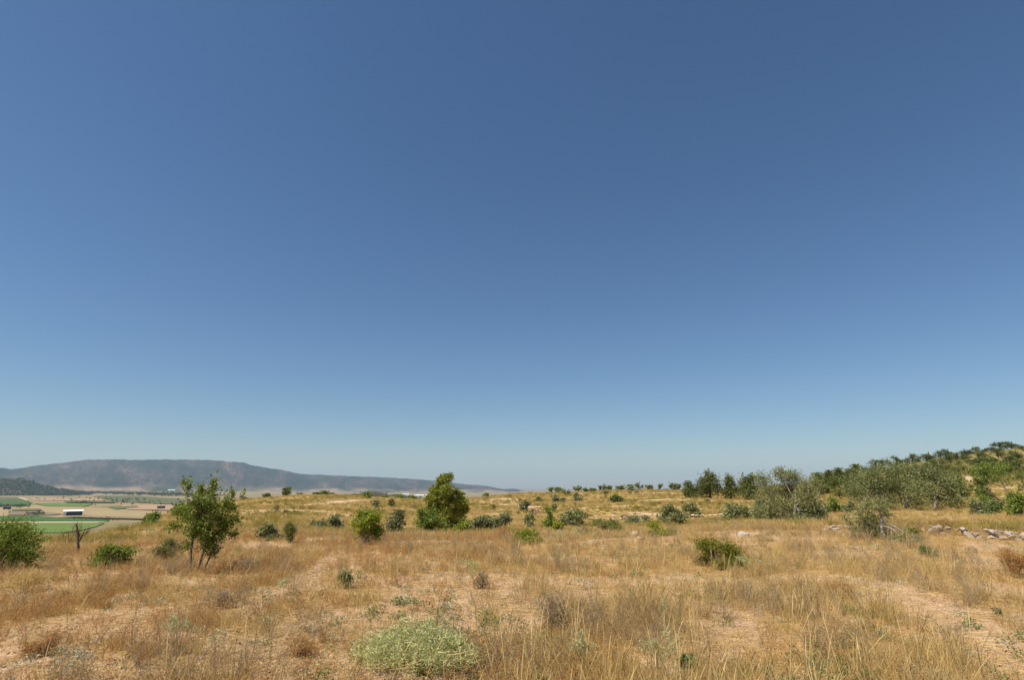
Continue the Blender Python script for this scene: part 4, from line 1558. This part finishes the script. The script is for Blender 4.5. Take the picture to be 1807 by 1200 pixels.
FG = [('weedg', 595, 628, 1005, 1040, 'small olive-green bushlet right of the eroded strip', .05, .3, .6),
      ('grey', 838, 862, 1005, 1040, 'dark brown-grey bushlet beside the pale green thistle', .07, .12, .5),
      ('grey', 930, 1000, 1045, 1112, 'tall grey twiggy dry bush in the centre foreground', .09, .07, .45),
      ('grey', 360, 412, 1040, 1075, 'purple-grey twiggy dry bush left of centre', .07, .09, .5),
      ('grey', 405, 455, 985, 1012, 'silvery grey bush at the right foot of the sapling', .05, .2, .6),
      ('brown', 500, 560, 1120, 1160, 'brown wiry dry bush beside the pale rounded stone', .06, .08, .45),
      ('brown', 40, 110, 1115, 1160, 'reddish dry bush low in the left foreground', .06, .08, .45),
      ('brown', 372, 410, 988, 1014, 'brown dry bush behind the right foot of the sapling', .07, .08, .45),
      ('green', 1015, 1040, 1058, 1085, 'small fresh green herb right of the tall grey bush', .03, .5, .4),
      ('lime', 1000, 1022, 1062, 1088, 'yellow-green herb beside the fresh green herb in the centre', .03, .5, .4),
      ('weedg', 1198, 1222, 1160, 1182, 'dark green broad-leaved herb at the bottom, right of the thistles', .06, .6, .3),
      ('olive', 1752, 1768, 1072, 1088, 'tiny dark green bushlet beside the worn track', .03, .5, .6),
      ('silver', 1610, 1680, 1178, 1202, 'silvery white cushion herb at the bottom right', .03, .5, .6),
      ('silver', 1110, 1140, 1068, 1082, 'little silvery round herb in the centre-right grass', .025, .5, .7),
      ('brown', 1455, 1510, 1022, 1055, 'dark dry grass-like bush at the start of the worn track', .08, .06, .5),
      ('weedg', 1622, 1660, 962, 985, 'dark green tuft in the grass right of the scruffy young olive', .06, .12, .6),
      ('brown', 1770, 1830, 965, 1020, 'brownish dry bush at the right edge above the worn track', .08, .07, .4),
      ('weedg', 810, 850, 1180, 1215, 'dark green leafy weed at the right foot of the big spiny plant', .03, .4, .6),
      ('brown', 850, 905, 1135, 1165, 'rusty dry cushion right of the big spiny plant', .05, .09, .5),
      ('gold', 0, 90, 1005, 1045, 'tangled straw-coloured dry bush under the left edge shrub', .08, .07, .5)]
for mt, a, b, t, vb, lb, lf, asp, dn in FG:
    r = shrub('dry_bush' if mt in ('grey', 'brown', 'gold') else 'low_herb', lb, 'bush' if mt in ('grey', 'brown', 'gold') else 'herb', mt, a, b, t, vb=vb, leaf=lf, asp=asp, dens=dn,
              nl=9, up=.8, rough=.3, stem='bark')


# ------------------------------------------------------------------ grass and ground litter (nobody could count it)
def src(name, geo, mat):
    return bpy.data.objects.new(name, geo.mesh(name, mat))


def grass_tuft(seed, n=34, h=(.28, .6), r=.07, lean=.35, wd=.0034, head=True, mat='gold'):
    rng = np.random.default_rng(seed)
    g = Geo()
    th = rng.random(n) * 6.28
    q = np.sqrt(rng.random(n)) * r
    L = rng.uniform(h[0], h[1], n)
    k = 5
    P = np.zeros((n, k, 3))
    P[:, 0] = np.stack([q * np.cos(th), q * np.sin(th), np.full(n, -.02)], 1)
    ang = th + rng.normal(size=n) * .6
    ln = lean * rng.uniform(.2, 1.3, n)
    for i in range(1, k):
        t = i / (k - 1)
        P[:, i, 0] = P[:, 0, 0] + np.cos(ang) * L * ln * t ** 1.7
        P[:, i, 1] = P[:, 0, 1] + np.sin(ang) * L * ln * t ** 1.7
        P[:, i, 2] = L * (t - .18 * ln * t * t)
    w = np.array([1.0, .9, .8, 1.5 if head else .6, .2])
    Wd = np.tile(w * wd, (n, 1)) * rng.uniform(.7, 1.4, (n, 1))
    g.ribbons(P, Wd, rng)
    return src('tuft', g, M[mat])


def weed_tuft(seed, n=8, h=(.08, .21), r=.09, mat='brown', wd=.0036, lean=.8, sub=5, sl=.35):
    rng = np.random.default_rng(seed)
    g = Geo()
    th = rng.random(n) * 6.28
    L = rng.uniform(h[0], h[1], n)
    ln = lean * rng.random(n)
    k = 4
    P = np.zeros((n, k, 3))
    for i in range(k):
        t = i / (k - 1)
        P[:, i, 0] = np.cos(th) * (r * .3 + L * ln * t)
        P[:, i, 1] = np.sin(th) * (r * .3 + L * ln * t)
        P[:, i, 2] = L * t - .02
    P += rng.normal(size=P.shape) * .008
    g.ribbons(P, np.tile(np.array([1, .9, .7, .3]) * wd, (n, 1)), rng)
    m = n * sub
    i = rng.integers(0, n, m)
    t = rng.uniform(.25, 1, m)
    f = np.clip(t * 3, 0, 2.999)
    j = f.astype(int)
    o = P[i, j] + (P[i, j + 1] - P[i, j]) * (f - j)[:, None]
    dr = rng.normal(size=(m, 3))
    dr[:, 2] = np.abs(dr[:, 2]) + .3
    dr /= np.linalg.norm(dr, axis=1)[:, None]
    l2 = L[i] * sl * rng.uniform(.5, 1.2, m)
    Q = np.stack([o, o + dr * l2[:, None] * .5, o + dr * l2[:, None] + rng.normal(size=(m, 3)) * .008], 1)
    g.ribbons(Q, np.tile(np.array([.8, .7, .4]) * wd, (m, 1)), rng)
    # seed husks and withered leaflets
    e = Q[:, 2]
    g.leaves(e, rng.normal(size=e.shape), rng.uniform(.008, .02, m), .007, rng)
    return src('tuft', g, M[mat])


def herb_tuft(seed, mat='silver', n=60, r=.09, h=.07):
    rng = np.random.default_rng(seed)
    g = Geo()
    th = rng.random(n) * 6.28
    q = np.sqrt(rng.random(n)) * r
    C = np.stack([q * np.cos(th), q * np.sin(th), h * rng.random(n) * (1 - (q / r) ** 2 * .7) + .01], 1)
    g.leaves(C, rng.normal(size=(n, 3)) + (0, 0, .8), rng.uniform(.02, .045, n), .010, rng)
    return src('tuft', g, M[mat])


def straw_patch(seed, n=16, r=.16):
    rng = np.random.default_rng(seed)
    g = Geo()
    a = rng.random(n) * 3.14
    c = rng.normal(size=(n, 3)) * r * .6
    c[:, 2] = rng.uniform(.004, .02, n)
    L = rng.uniform(.05, .2, n)
    d = np.stack([np.cos(a), np.sin(a), rng.normal(size=n) * .12], 1)
    P = np.stack([c - d * L[:, None] / 2, c + rng.normal(size=c.shape) * .004, c + d * L[:, None] / 2], 1)
    P[:, :, 2] = np.maximum(P[:, :, 2], .003)
    g.ribbons(P, np.tile(np.array([.8, 1, .6]) * .0035, (n, 1)), rng)
    return src('tuft', g, M['straw'])


def scatter(name, label, cat, sources, pts, scl, rng, tilt=.12, kind='stuff'):
    """grass cover: one object, tufts spread over the given ground points"""
    n = len(pts)
    me = bpy.data.meshes.new(name)
    me.vertices.add(n)
    me.vertices.foreach_set('co', np.asarray(pts, np.float32).ravel())
    a = me.attributes.new('rot', 'FLOAT_VECTOR', 'POINT')
    rot = np.stack([rng.normal(size=n) * tilt, rng.normal(size=n) * tilt, rng.random(n) * 6.28], 1).astype(np.float32)
    a.data.foreach_set('vector', rot.ravel())
    a = me.attributes.new('scl', 'FLOAT', 'POINT')
    a.data.foreach_set('value', np.asarray(scl, np.float32))
    a = me.attributes.new('idx', 'INT', 'POINT')
    a.data.foreach_set('value', rng.integers(0, len(sources), n).astype(np.int32))
    o = bpy.data.objects.new(name, me)
    COL.objects.link(o)
    tag(o, label, cat, kind=kind)
    ng = bpy.data.node_groups.new(name + '_cover', 'GeometryNodeTree')
    ng.interface.new_socket('Geometry', in_out='INPUT', socket_type='NodeSocketGeometry')
    ng.interface.new_socket('Geometry', in_out='OUTPUT', socket_type='NodeSocketGeometry')
    N, Lk = ng.nodes, ng.links
    gi, go = N.new('NodeGroupInput'), N.new('NodeGroupOutput')
    iop = N.new('GeometryNodeInstanceOnPoints')
    j = N.new('GeometryNodeJoinGeometry')
    for s in sources:
        oi = N.new('GeometryNodeObjectInfo')
        oi.inputs['Object'].default_value = s
        oi.inputs['As Instance'].default_value = False
        ti = N.new('GeometryNodeGeometryToInstance')
        Lk.new(oi.outputs['Geometry'], ti.inputs[0])
        Lk.new(ti.outputs[0], j.inputs[0])
    Lk.new(gi.outputs[0], iop.inputs['Points'])
    Lk.new(j.outputs[0], iop.inputs['Instance'])
    iop.inputs['Pick Instance'].default_value = True
    for nm, typ, sock in (('idx', 'INT', 'Instance Index'), ('rot', 'FLOAT_VECTOR', 'Rotation'), ('scl', 'FLOAT', 'Scale')):
        na = N.new('GeometryNodeInputNamedAttribute')
        na.data_type = typ
        na.inputs['Name'].default_value = nm
        Lk.new(na.outputs['Attribute'], iop.inputs[sock])
    Lk.new(iop.outputs[0], go.inputs[0])
    md = o.modifiers.new('cover', 'NODES')
    md.node_group = ng
    return o


def sample(n, r0, r1, rng, power=1.0, a0=-52, a1=52):
    """ground points, area density falling with distance ** power"""
    e = 2 - power
    q = rng.random(n)
    r = (r0 ** e + q * (r1 ** e - r0 ** e)) ** (1 / e) if abs(e) > 1e-6 else r0 * (r1 / r0) ** q
    a = np.radians(rng.uniform(a0, a1, n))
    return r * np.sin(a), r * np.cos(a), r


CX, CY = hit(748, 1192)


def clear(x, y):
    """no grass inside the big spiny plant"""
    return np.hypot((x - CX) / .50, (y - CY) / .42) > 1


rng = np.random.default_rng(4242)
GOLD = [grass_tuft(500 + i, n=8 + 3 * (i % 3), h=(.10, .38 + .06 * (i % 3)), wd=.0034, lean=.42) for i in range(6)]
SHORT = [grass_tuft(520 + i, n=18, h=(.07, .18), r=.09, lean=.6, head=False) for i in range(4)]
BROWN = [weed_tuft(540 + i) for i in range(6)]
GREY = [weed_tuft(560 + i, n=14, h=(.16, .34), r=.08, mat='grey', lean=.55, wd=.003) for i in range(5)]
HERB = [herb_tuft(580 + i) for i in range(3)]
GHERB = [herb_tuft(590 + i, 'weedg', 45, .07, .09) for i in range(3)]
STRAW = [straw_patch(600 + i) for i in range(4)]
OCH = [grass_tuft(620 + i, n=60, h=(.14, .42), r=.2, lean=.7, wd=.012, head=False, mat='ochre') for i in range(4)]
OCHG = [grass_tuft(640 + i, n=60, h=(.14, .42), r=.2, lean=.7, wd=.012, head=False, mat='gold') for i in range(4)]


def keep(x, y, r, dens, rng):
    return (rng.random(len(x)) < dens) & clear(x, y)


# tall golden grass
x, y, r = sample(60000, 3.4, 34, rng, 1.1)
b = bare(x, y)
side = sstep(-4.5, .5, x + 2.2 * (fbm(x / 2, y / 2, 90, 3) - .5))           # taller and more golden towards the right
mid = sstep(9, 14, r)
patch = sstep(.42, .60, fbm(x / .9, y / .9, 91, 4))
k = keep(x, y, r, (1 - b) ** 1.5 * (.05 + .46 * patch) * (.22 + .70 * np.maximum(side, mid * .5)) * (1 - .45 * sstep(11, 20, r)), rng)
x, y, r = x[k], y[k], r[k]
s = rng.uniform(.38, 1.15, len(x)) * (.55 + .4 * patch[k]) * (1 - .40 * sstep(11, 20, r)) * (1 - .25 * sstep(-4, -9, x))
scatter('golden_grass', 'tall golden dry grass covering the foreground and middle ground', 'grass', GOLD, np.stack([x, y, H(x, y)], 1), s, rng)
# short matted grass
x, y, r = sample(46000, 3.2, 26, rng, 1.2)
b = bare(x, y)
k = keep(x, y, r, (1 - b) ** 1.5 * .6 * sstep(.3, .6, fbm(x / .7, y / .7, 92, 4)) + .04, rng)
x, y, r = x[k], y[k], r[k]
scatter('short_grass', 'short matted straw grass between the taller tufts', 'grass', SHORT, np.stack([x, y, H(x, y)], 1), rng.uniform(.5, 1.15, len(x)), rng, .2)
# reddish brown dry weeds, mostly on the left
x, y, r = sample(46000, 3.2, 30, rng, 1.2)
b = bare(x, y)
left = 1 - sstep(-3.5, 2.5, x + 3 * (fbm(x / 2.5, y / 2.5, 93, 3) - .5))
pt = sstep(.38, .58, fbm(x / .9, y / .9, 94, 4))
k = keep(x, y, r, (1 - b * .9) * (.06 + .70 * pt) * (.14 + .80 * left), rng)
x, y, r = x[k], y[k], r[k]
scatter('dry_weeds', 'reddish brown dry weeds, thickest in the left foreground', 'weeds', BROWN, np.stack([x, y, H(x, y)], 1), rng.uniform(.5, 1.35, len(x)), rng, .2)
# grey twigs
x, y, r = sample(16000, 3.2, 30, rng, 1.2)
pt = sstep(.54, .68, fbm(x / .8, y / .8, 95, 4))
k = keep(x, y, r, (1 - bare(x, y) * .9) * (.05 + .6 * pt), rng)
x, y, r = x[k], y[k], r[k]
scatter('grey_twigs', 'wispy grey-brown dry stalks scattered through the grass', 'weeds', GREY, np.stack([x, y, H(x, y)], 1), rng.uniform(.5, 1.25, len(x)), rng, .2)
# silvery and green low herbs
x, y, r = sample(5000, 3.4, 24, rng, 1.1)
pt = sstep(.56, .68, fbm(x / .7, y / .7, 96, 4))
k = keep(x, y, r, .03 + .8 * pt, rng)
scatter('silvery_herbs', 'pale silvery herbs dotted low in the dry grass', 'herbs', HERB, np.stack([x[k], y[k], H(x[k], y[k])], 1), rng.uniform(.5, 1.4, k.sum()), rng, .2)
x, y, r = sample(11000, 3.4, 34, rng, 1.0)
pt = sstep(.58, .70, fbm(x / .9, y / .9, 97, 4))
k = keep(x, y, r, .03 + .7 * pt, rng)
scatter('green_herbs', 'small green herbs sprinkled through the dry grass', 'herbs', GHERB, np.stack([x[k], y[k], H(x[k], y[k])], 1), rng.uniform(.5, 1.5, k.sum()), rng, .2)
# straw lying on the soil
x, y, r = sample(13000, 3.0, 18, rng, 1.2)
k = keep(x, y, r, np.full(len(x), .8), rng)
scatter('fallen_straw', 'broken straw lying flat on the soil', 'straw', STRAW, np.stack([x[k], y[k], H(x[k], y[k])], 1), rng.uniform(.6, 1.3, k.sum()), rng, .05)
# gravel
GRAV = []
for i in range(6):
    me = hull_stone(rng, .5, .42, .32, 10)
    me.materials.append(M['stone'] if i % 3 else M['stoneg'])
    GRAV.append(bpy.data.objects.new('gravel', me))
x, y, r = sample(60000, 3.0, 26, rng, 1.2)
b = bare(x, y)
k = (rng.random(len(x)) < .12 + .88 * b)
x, y = x[k], y[k]
s = .008 + .014 * rng.random(len(x)) + .045 * rng.random(len(x)) ** 6
scatter('gravel', 'loose pale gravel strewn over the bare soil and the worn track', 'gravel', GRAV, np.stack([x, y, H(x, y) + s * .1], 1), s, rng, .3)
CLOD = []
for i in range(5):
    me = hull_stone(rng, .5, .45, .3, 18)
    me.materials.append(M['clod'])
    CLOD.append(bpy.data.objects.new('clod', me))
x, y, r = sample(9000, 3.0, 18, rng, 1.2)
k = (rng.random(len(x)) < .04 + .5 * bare(x, y)) & clear(x, y)
x, y = x[k], y[k]
s = .025 + .07 * rng.random(len(x)) ** 3
scatter('soil_clods', 'crumbled pinkish soil clods on the bare foreground patches', 'soil', CLOD, np.stack([x, y, H(x, y)], 1), s, rng, .3)
STALK = [grass_tuft(660 + i, n=3, h=(.38, .68), r=.05, lean=.38, wd=.0034, head=True, mat='straw') for i in range(5)]
x, y, r = sample(2600, 3.6, 20, rng, 1.1)
k = keep(x, y, r, (1 - bare(x, y)) * (.25 + .5 * sstep(-3, 2, x)), rng)
x, y = x[k], y[k]
scatter('tall_stalks', 'single tall pale grass stalks rising above the golden grass', 'grass', STALK, np.stack([x, y, H(x, y)], 1), rng.uniform(.7, 1.1, len(x)), rng, .15)
# tussocks on the slopes farther off
x, y, r = sample(60000, 24, 175, rng, 1.3)
z = H(x, y)
b = bare(x, y)
k = keep(x, y, r, (1 - b) * (.25 + .75 * sstep(.4, .6, fbm(x / 5, y / 5, 98, 4))), rng) & (z > -8) & ~((r > 50) & (r < 60) & (np.abs(np.degrees(np.arctan2(x, y)) - 13.5) < 8))
scatter('slope_grass', 'golden tussocks over the terraced middle slopes', 'grass', OCHG, np.stack([x[k], y[k], z[k]], 1), rng.uniform(.35, .85, k.sum()) * (1 + .35 * sstep(40, 150, r[k])), rng, .15)
x, y, r = sample(56000, 26, 345, rng, 1.25)
z = H(x, y)
b = bare(x, y)
k = keep(x, y, r, (1 - b) * sstep(.42, .62, fbm(x / 6, y / 4, 99, 4)), rng) & (z > -10) & ~((r > 50) & (r < 60) & (np.abs(np.degrees(np.arctan2(x, y)) - 13.5) < 8))
scatter('slope_scrub', 'olive-ochre low scrub spread over the far slopes and the right hill', 'scrub', OCH, np.stack([x[k], y[k], z[k]], 1), rng.uniform(.4, 1.15, k.sum()) * (1 + 1.1 * sstep(50, 250, r[k])), rng, .15)

# ------------------------------------------------------------------ valley: farm buildings and woods
M['white'] = plain_mat('white_sheet_roof', (.72, .74, .75), (.82, .83, .83), .3, .5)
M['wallw'] = plain_mat('whitewashed_wall', (.62, .61, .57), (.74, .73, .69), .3, .8)
M['dark'] = plain_mat('dark_shed', (.06, .055, .05), (.10, .09, .08), .3, .9)
M['tile'] = plain_mat('roof_tile', (.33, .17, .10), (.42, .24, .15), .6, .9)


def box(g, x0, x1, y0, y1, z0, z1):
    V = [(x, y, z) for z in (z0, z1) for y in (y0, y1) for x in (x0, x1)]
    g.add(V, [(0, 2, 3, 1), (4, 5, 7, 6), (0, 1, 5, 4), (2, 6, 7, 3), (0, 4, 6, 2), (1, 3, 7, 5)])


def plain_at(u, v):
    a, s = ray(u, v)
    D = (EYE - float(plainz(a))) / max(1e-4, -s)
    return D * math.sin(a), D * math.cos(a), a


def gable(g, x0, x1, y0, y1, z0, zr, t=.4):
    V = []
    for x in (x0, x1):
        V += [(x, y0, z0), (x, (y0 + y1) / 2, zr), (x, y1, z0), (x, y1, z0 - t), (x, (y0 + y1) / 2, zr - t), (x, y0, z0 - t)]
    Q = []
    for k in range(6):
        n = (k + 1) % 6
        Q.append((k, n, n + 6, k + 6))
    Q += [(0, 5, 4, 1), (1, 4, 3, 2), (6, 7, 10, 11), (7, 8, 9, 10)]
    g.add(V, Q)


def barn(name, label, u, v, w, d, h, roof, wall, open_front=False):
    x, y, a = plain_at(u, v)
    z = float(plainz(np.array(a))) + 2.2
    root = empty(name, (x, y, z), -a)
    tag(root, label, 'building')
    g = Geo()
    gable(g, -w / 2 - .6, w / 2 + .6, -d / 2 - .6, d / 2 + .6, h, h + d * .16)
    g.obj('roof', M[roof], root)
    g = Geo()
    box(g, -w / 2, w / 2, d / 2 - .4, d / 2, -2.5, h - .45)
    box(g, w / 2 - .4, w / 2, -d / 2, d / 2 - .41, -2.5, h - .45)
    if open_front:
        box(g, -w / 2, -w / 2 + w * .16, -d / 2, d / 2 - .41, -2.5, h - .45)
    else:
        box(g, -w / 2, -w / 2 + .4, -d / 2, d / 2 - .41, -2.5, h - .45)
        box(g, -w / 2 + .41, w / 2 - .41, -d / 2, -d / 2 + .4, -2.5, h - .45)
    g.obj('wall', M[wall], root)
    if open_front:
        for i in range(4):
            g = Geo()
            px = -w / 2 + w * (.34 + .19 * i)
            box(g, px - .2, px + .2, -d / 2 - .1, -d / 2 + .3, -2.5, h - .42)
            g.obj('post', M['dark'], root)
        g = Geo()
        box(g, -w / 2 + w * .17, w / 2 - .42, d / 2 - .9, d / 2 - .42, -2.5, h - .6)
        g.obj('back_panel', M['dark'], root)
    else:
        g = Geo()
        box(g, -w * .12, w * .12, -d / 2 - .12, -d / 2 - .02, -2.5, h * .6)
        g.obj('door', M['dark'], root)
    return root


barn('farm_shed', 'white-roofed open farm shed beside the green field in the valley', 128, 910.5, 25, 13, 5.0, 'white', 'wallw', True)
barn('farm_building', 'small dark farm hut in the valley above the white-roofed shed', 147, 888, 11, 7, 3.2, 'dark', 'dark')
barn('farm_building', 'dark farm hut in the valley just left of the sapling crown', 284, 899, 14, 8, 3.5, 'dark', 'dark')
barn('farm_building', 'dark low shed at the far left behind the edge shrub', 12, 899.5, 13, 8, 3.2, 'dark', 'dark')
barn('farm_house', 'red-roofed farmhouse at the foot of the dark wooded hill', 27, 874.5, 32, 16, 9, 'tile', 'wallw')
barn('farm_house', 'tiny white farmhouse on the far side of the dark wooded hill', 68, 868.5, 40, 20, 10, 'white', 'wallw')
barn('farm_house', 'tiny white farmhouse seen left of the sapling top', 302, 868.5, 50, 24, 12, 'white', 'wallw')
barn('greenhouse', 'long white greenhouse glinting in the far plain left of the pine', 742, 877.5, 90, 30, 9, 'white', 'wallw')
barn('farm_house', 'tiny pale farmhouse in the far plain right of the green round tree', 716, 876, 50, 24, 12, 'white', 'wallw')

WOOD = []
for i in range(4):
    g = Geo()
    rr = np.random.default_rng(700 + i)
    lobed_crown(g, rr, 1.0, 1.0, 1.0, .0, 9, 260, .16, .6, 'dome', .3, .2)
    WOOD.append(src('wood', g, M['pineh']))


def wood(name, label, P, size, seed):
    rng = np.random.default_rng(seed)
    scatter(name, label, 'woodland', WOOD, P, size * rng.uniform(.6, 1.25, len(P)), rng, .02)


def over_mesh(o, n, rng, zmin):
    me = o.data
    co = np.empty(len(me.vertices) * 3, np.float32)
    me.vertices.foreach_get('co', co)
    co = co.reshape(-1, 3)
    i = rng.integers(0, len(co), n)
    P = co[i] + rng.normal(size=(n, 3)) * np.array([14, 14, 0])
    return P[P[:, 2] > zmin]


wood('hill_woodland', 'dark pine woodland covering the left valley hill', over_mesh(knoll, 2600, rng, -44), 13, 1)
wood('hill_scrub', 'scattered bushes on the small far grey hill', over_mesh(knoll2, 260, rng, -70), 5, 2)


def belt(u0, u1, v0, v1, n, rng, jit=25):
    P = []
    for i in range(n):
        u = rng.uniform(u0, u1)
        v = np.interp(u, [u0, u1], [v0, v1]) + rng.normal() * .8
        x, y, a = plain_at(u, v)
        P.append((x + rng.normal() * jit, y + rng.normal() * jit, float(plainz(np.array(a)))))
    return np.array(P)


wood('valley_woodland', 'dark tree belt across the valley at the end of the wooded hill', belt(85, 132, 872.5, 874.5, 260, rng), 15, 3)
wood('valley_woodland', 'long thin line of trees far across the valley behind the sapling', belt(135, 345, 869.5, 875, 420, rng, 60), 14, 4)
wood('valley_hedge', 'dark hedge along the green field at the far left of the valley', belt(-60, 45, 894, 895, 160, rng, 6), 6, 5)
wood('valley_hedge', 'dark hedge and scrub left of the white-roofed shed', belt(57, 76, 909, 909, 40, rng, 5), 5, 6)
wood('valley_hedge', 'brush along the track right of the white-roofed shed', belt(140, 200, 915.5, 918, 60, rng, 5), 3, 7)
wood('valley_hedge', 'scattered trees in the vineyards left of the sapling', belt(140, 330, 879, 890, 140, rng, 80), 6, 8)
wood('valley_hedge', 'brush at the edge of the slope above the green fields', np.array([(*q, float(H(*q))) for q in [hit(u, np.interp(u, [60, 200, 270], [948, 931, 922]) + rng.normal() * 2) for u in rng.uniform(60, 275, 30)]]), .7, 9)
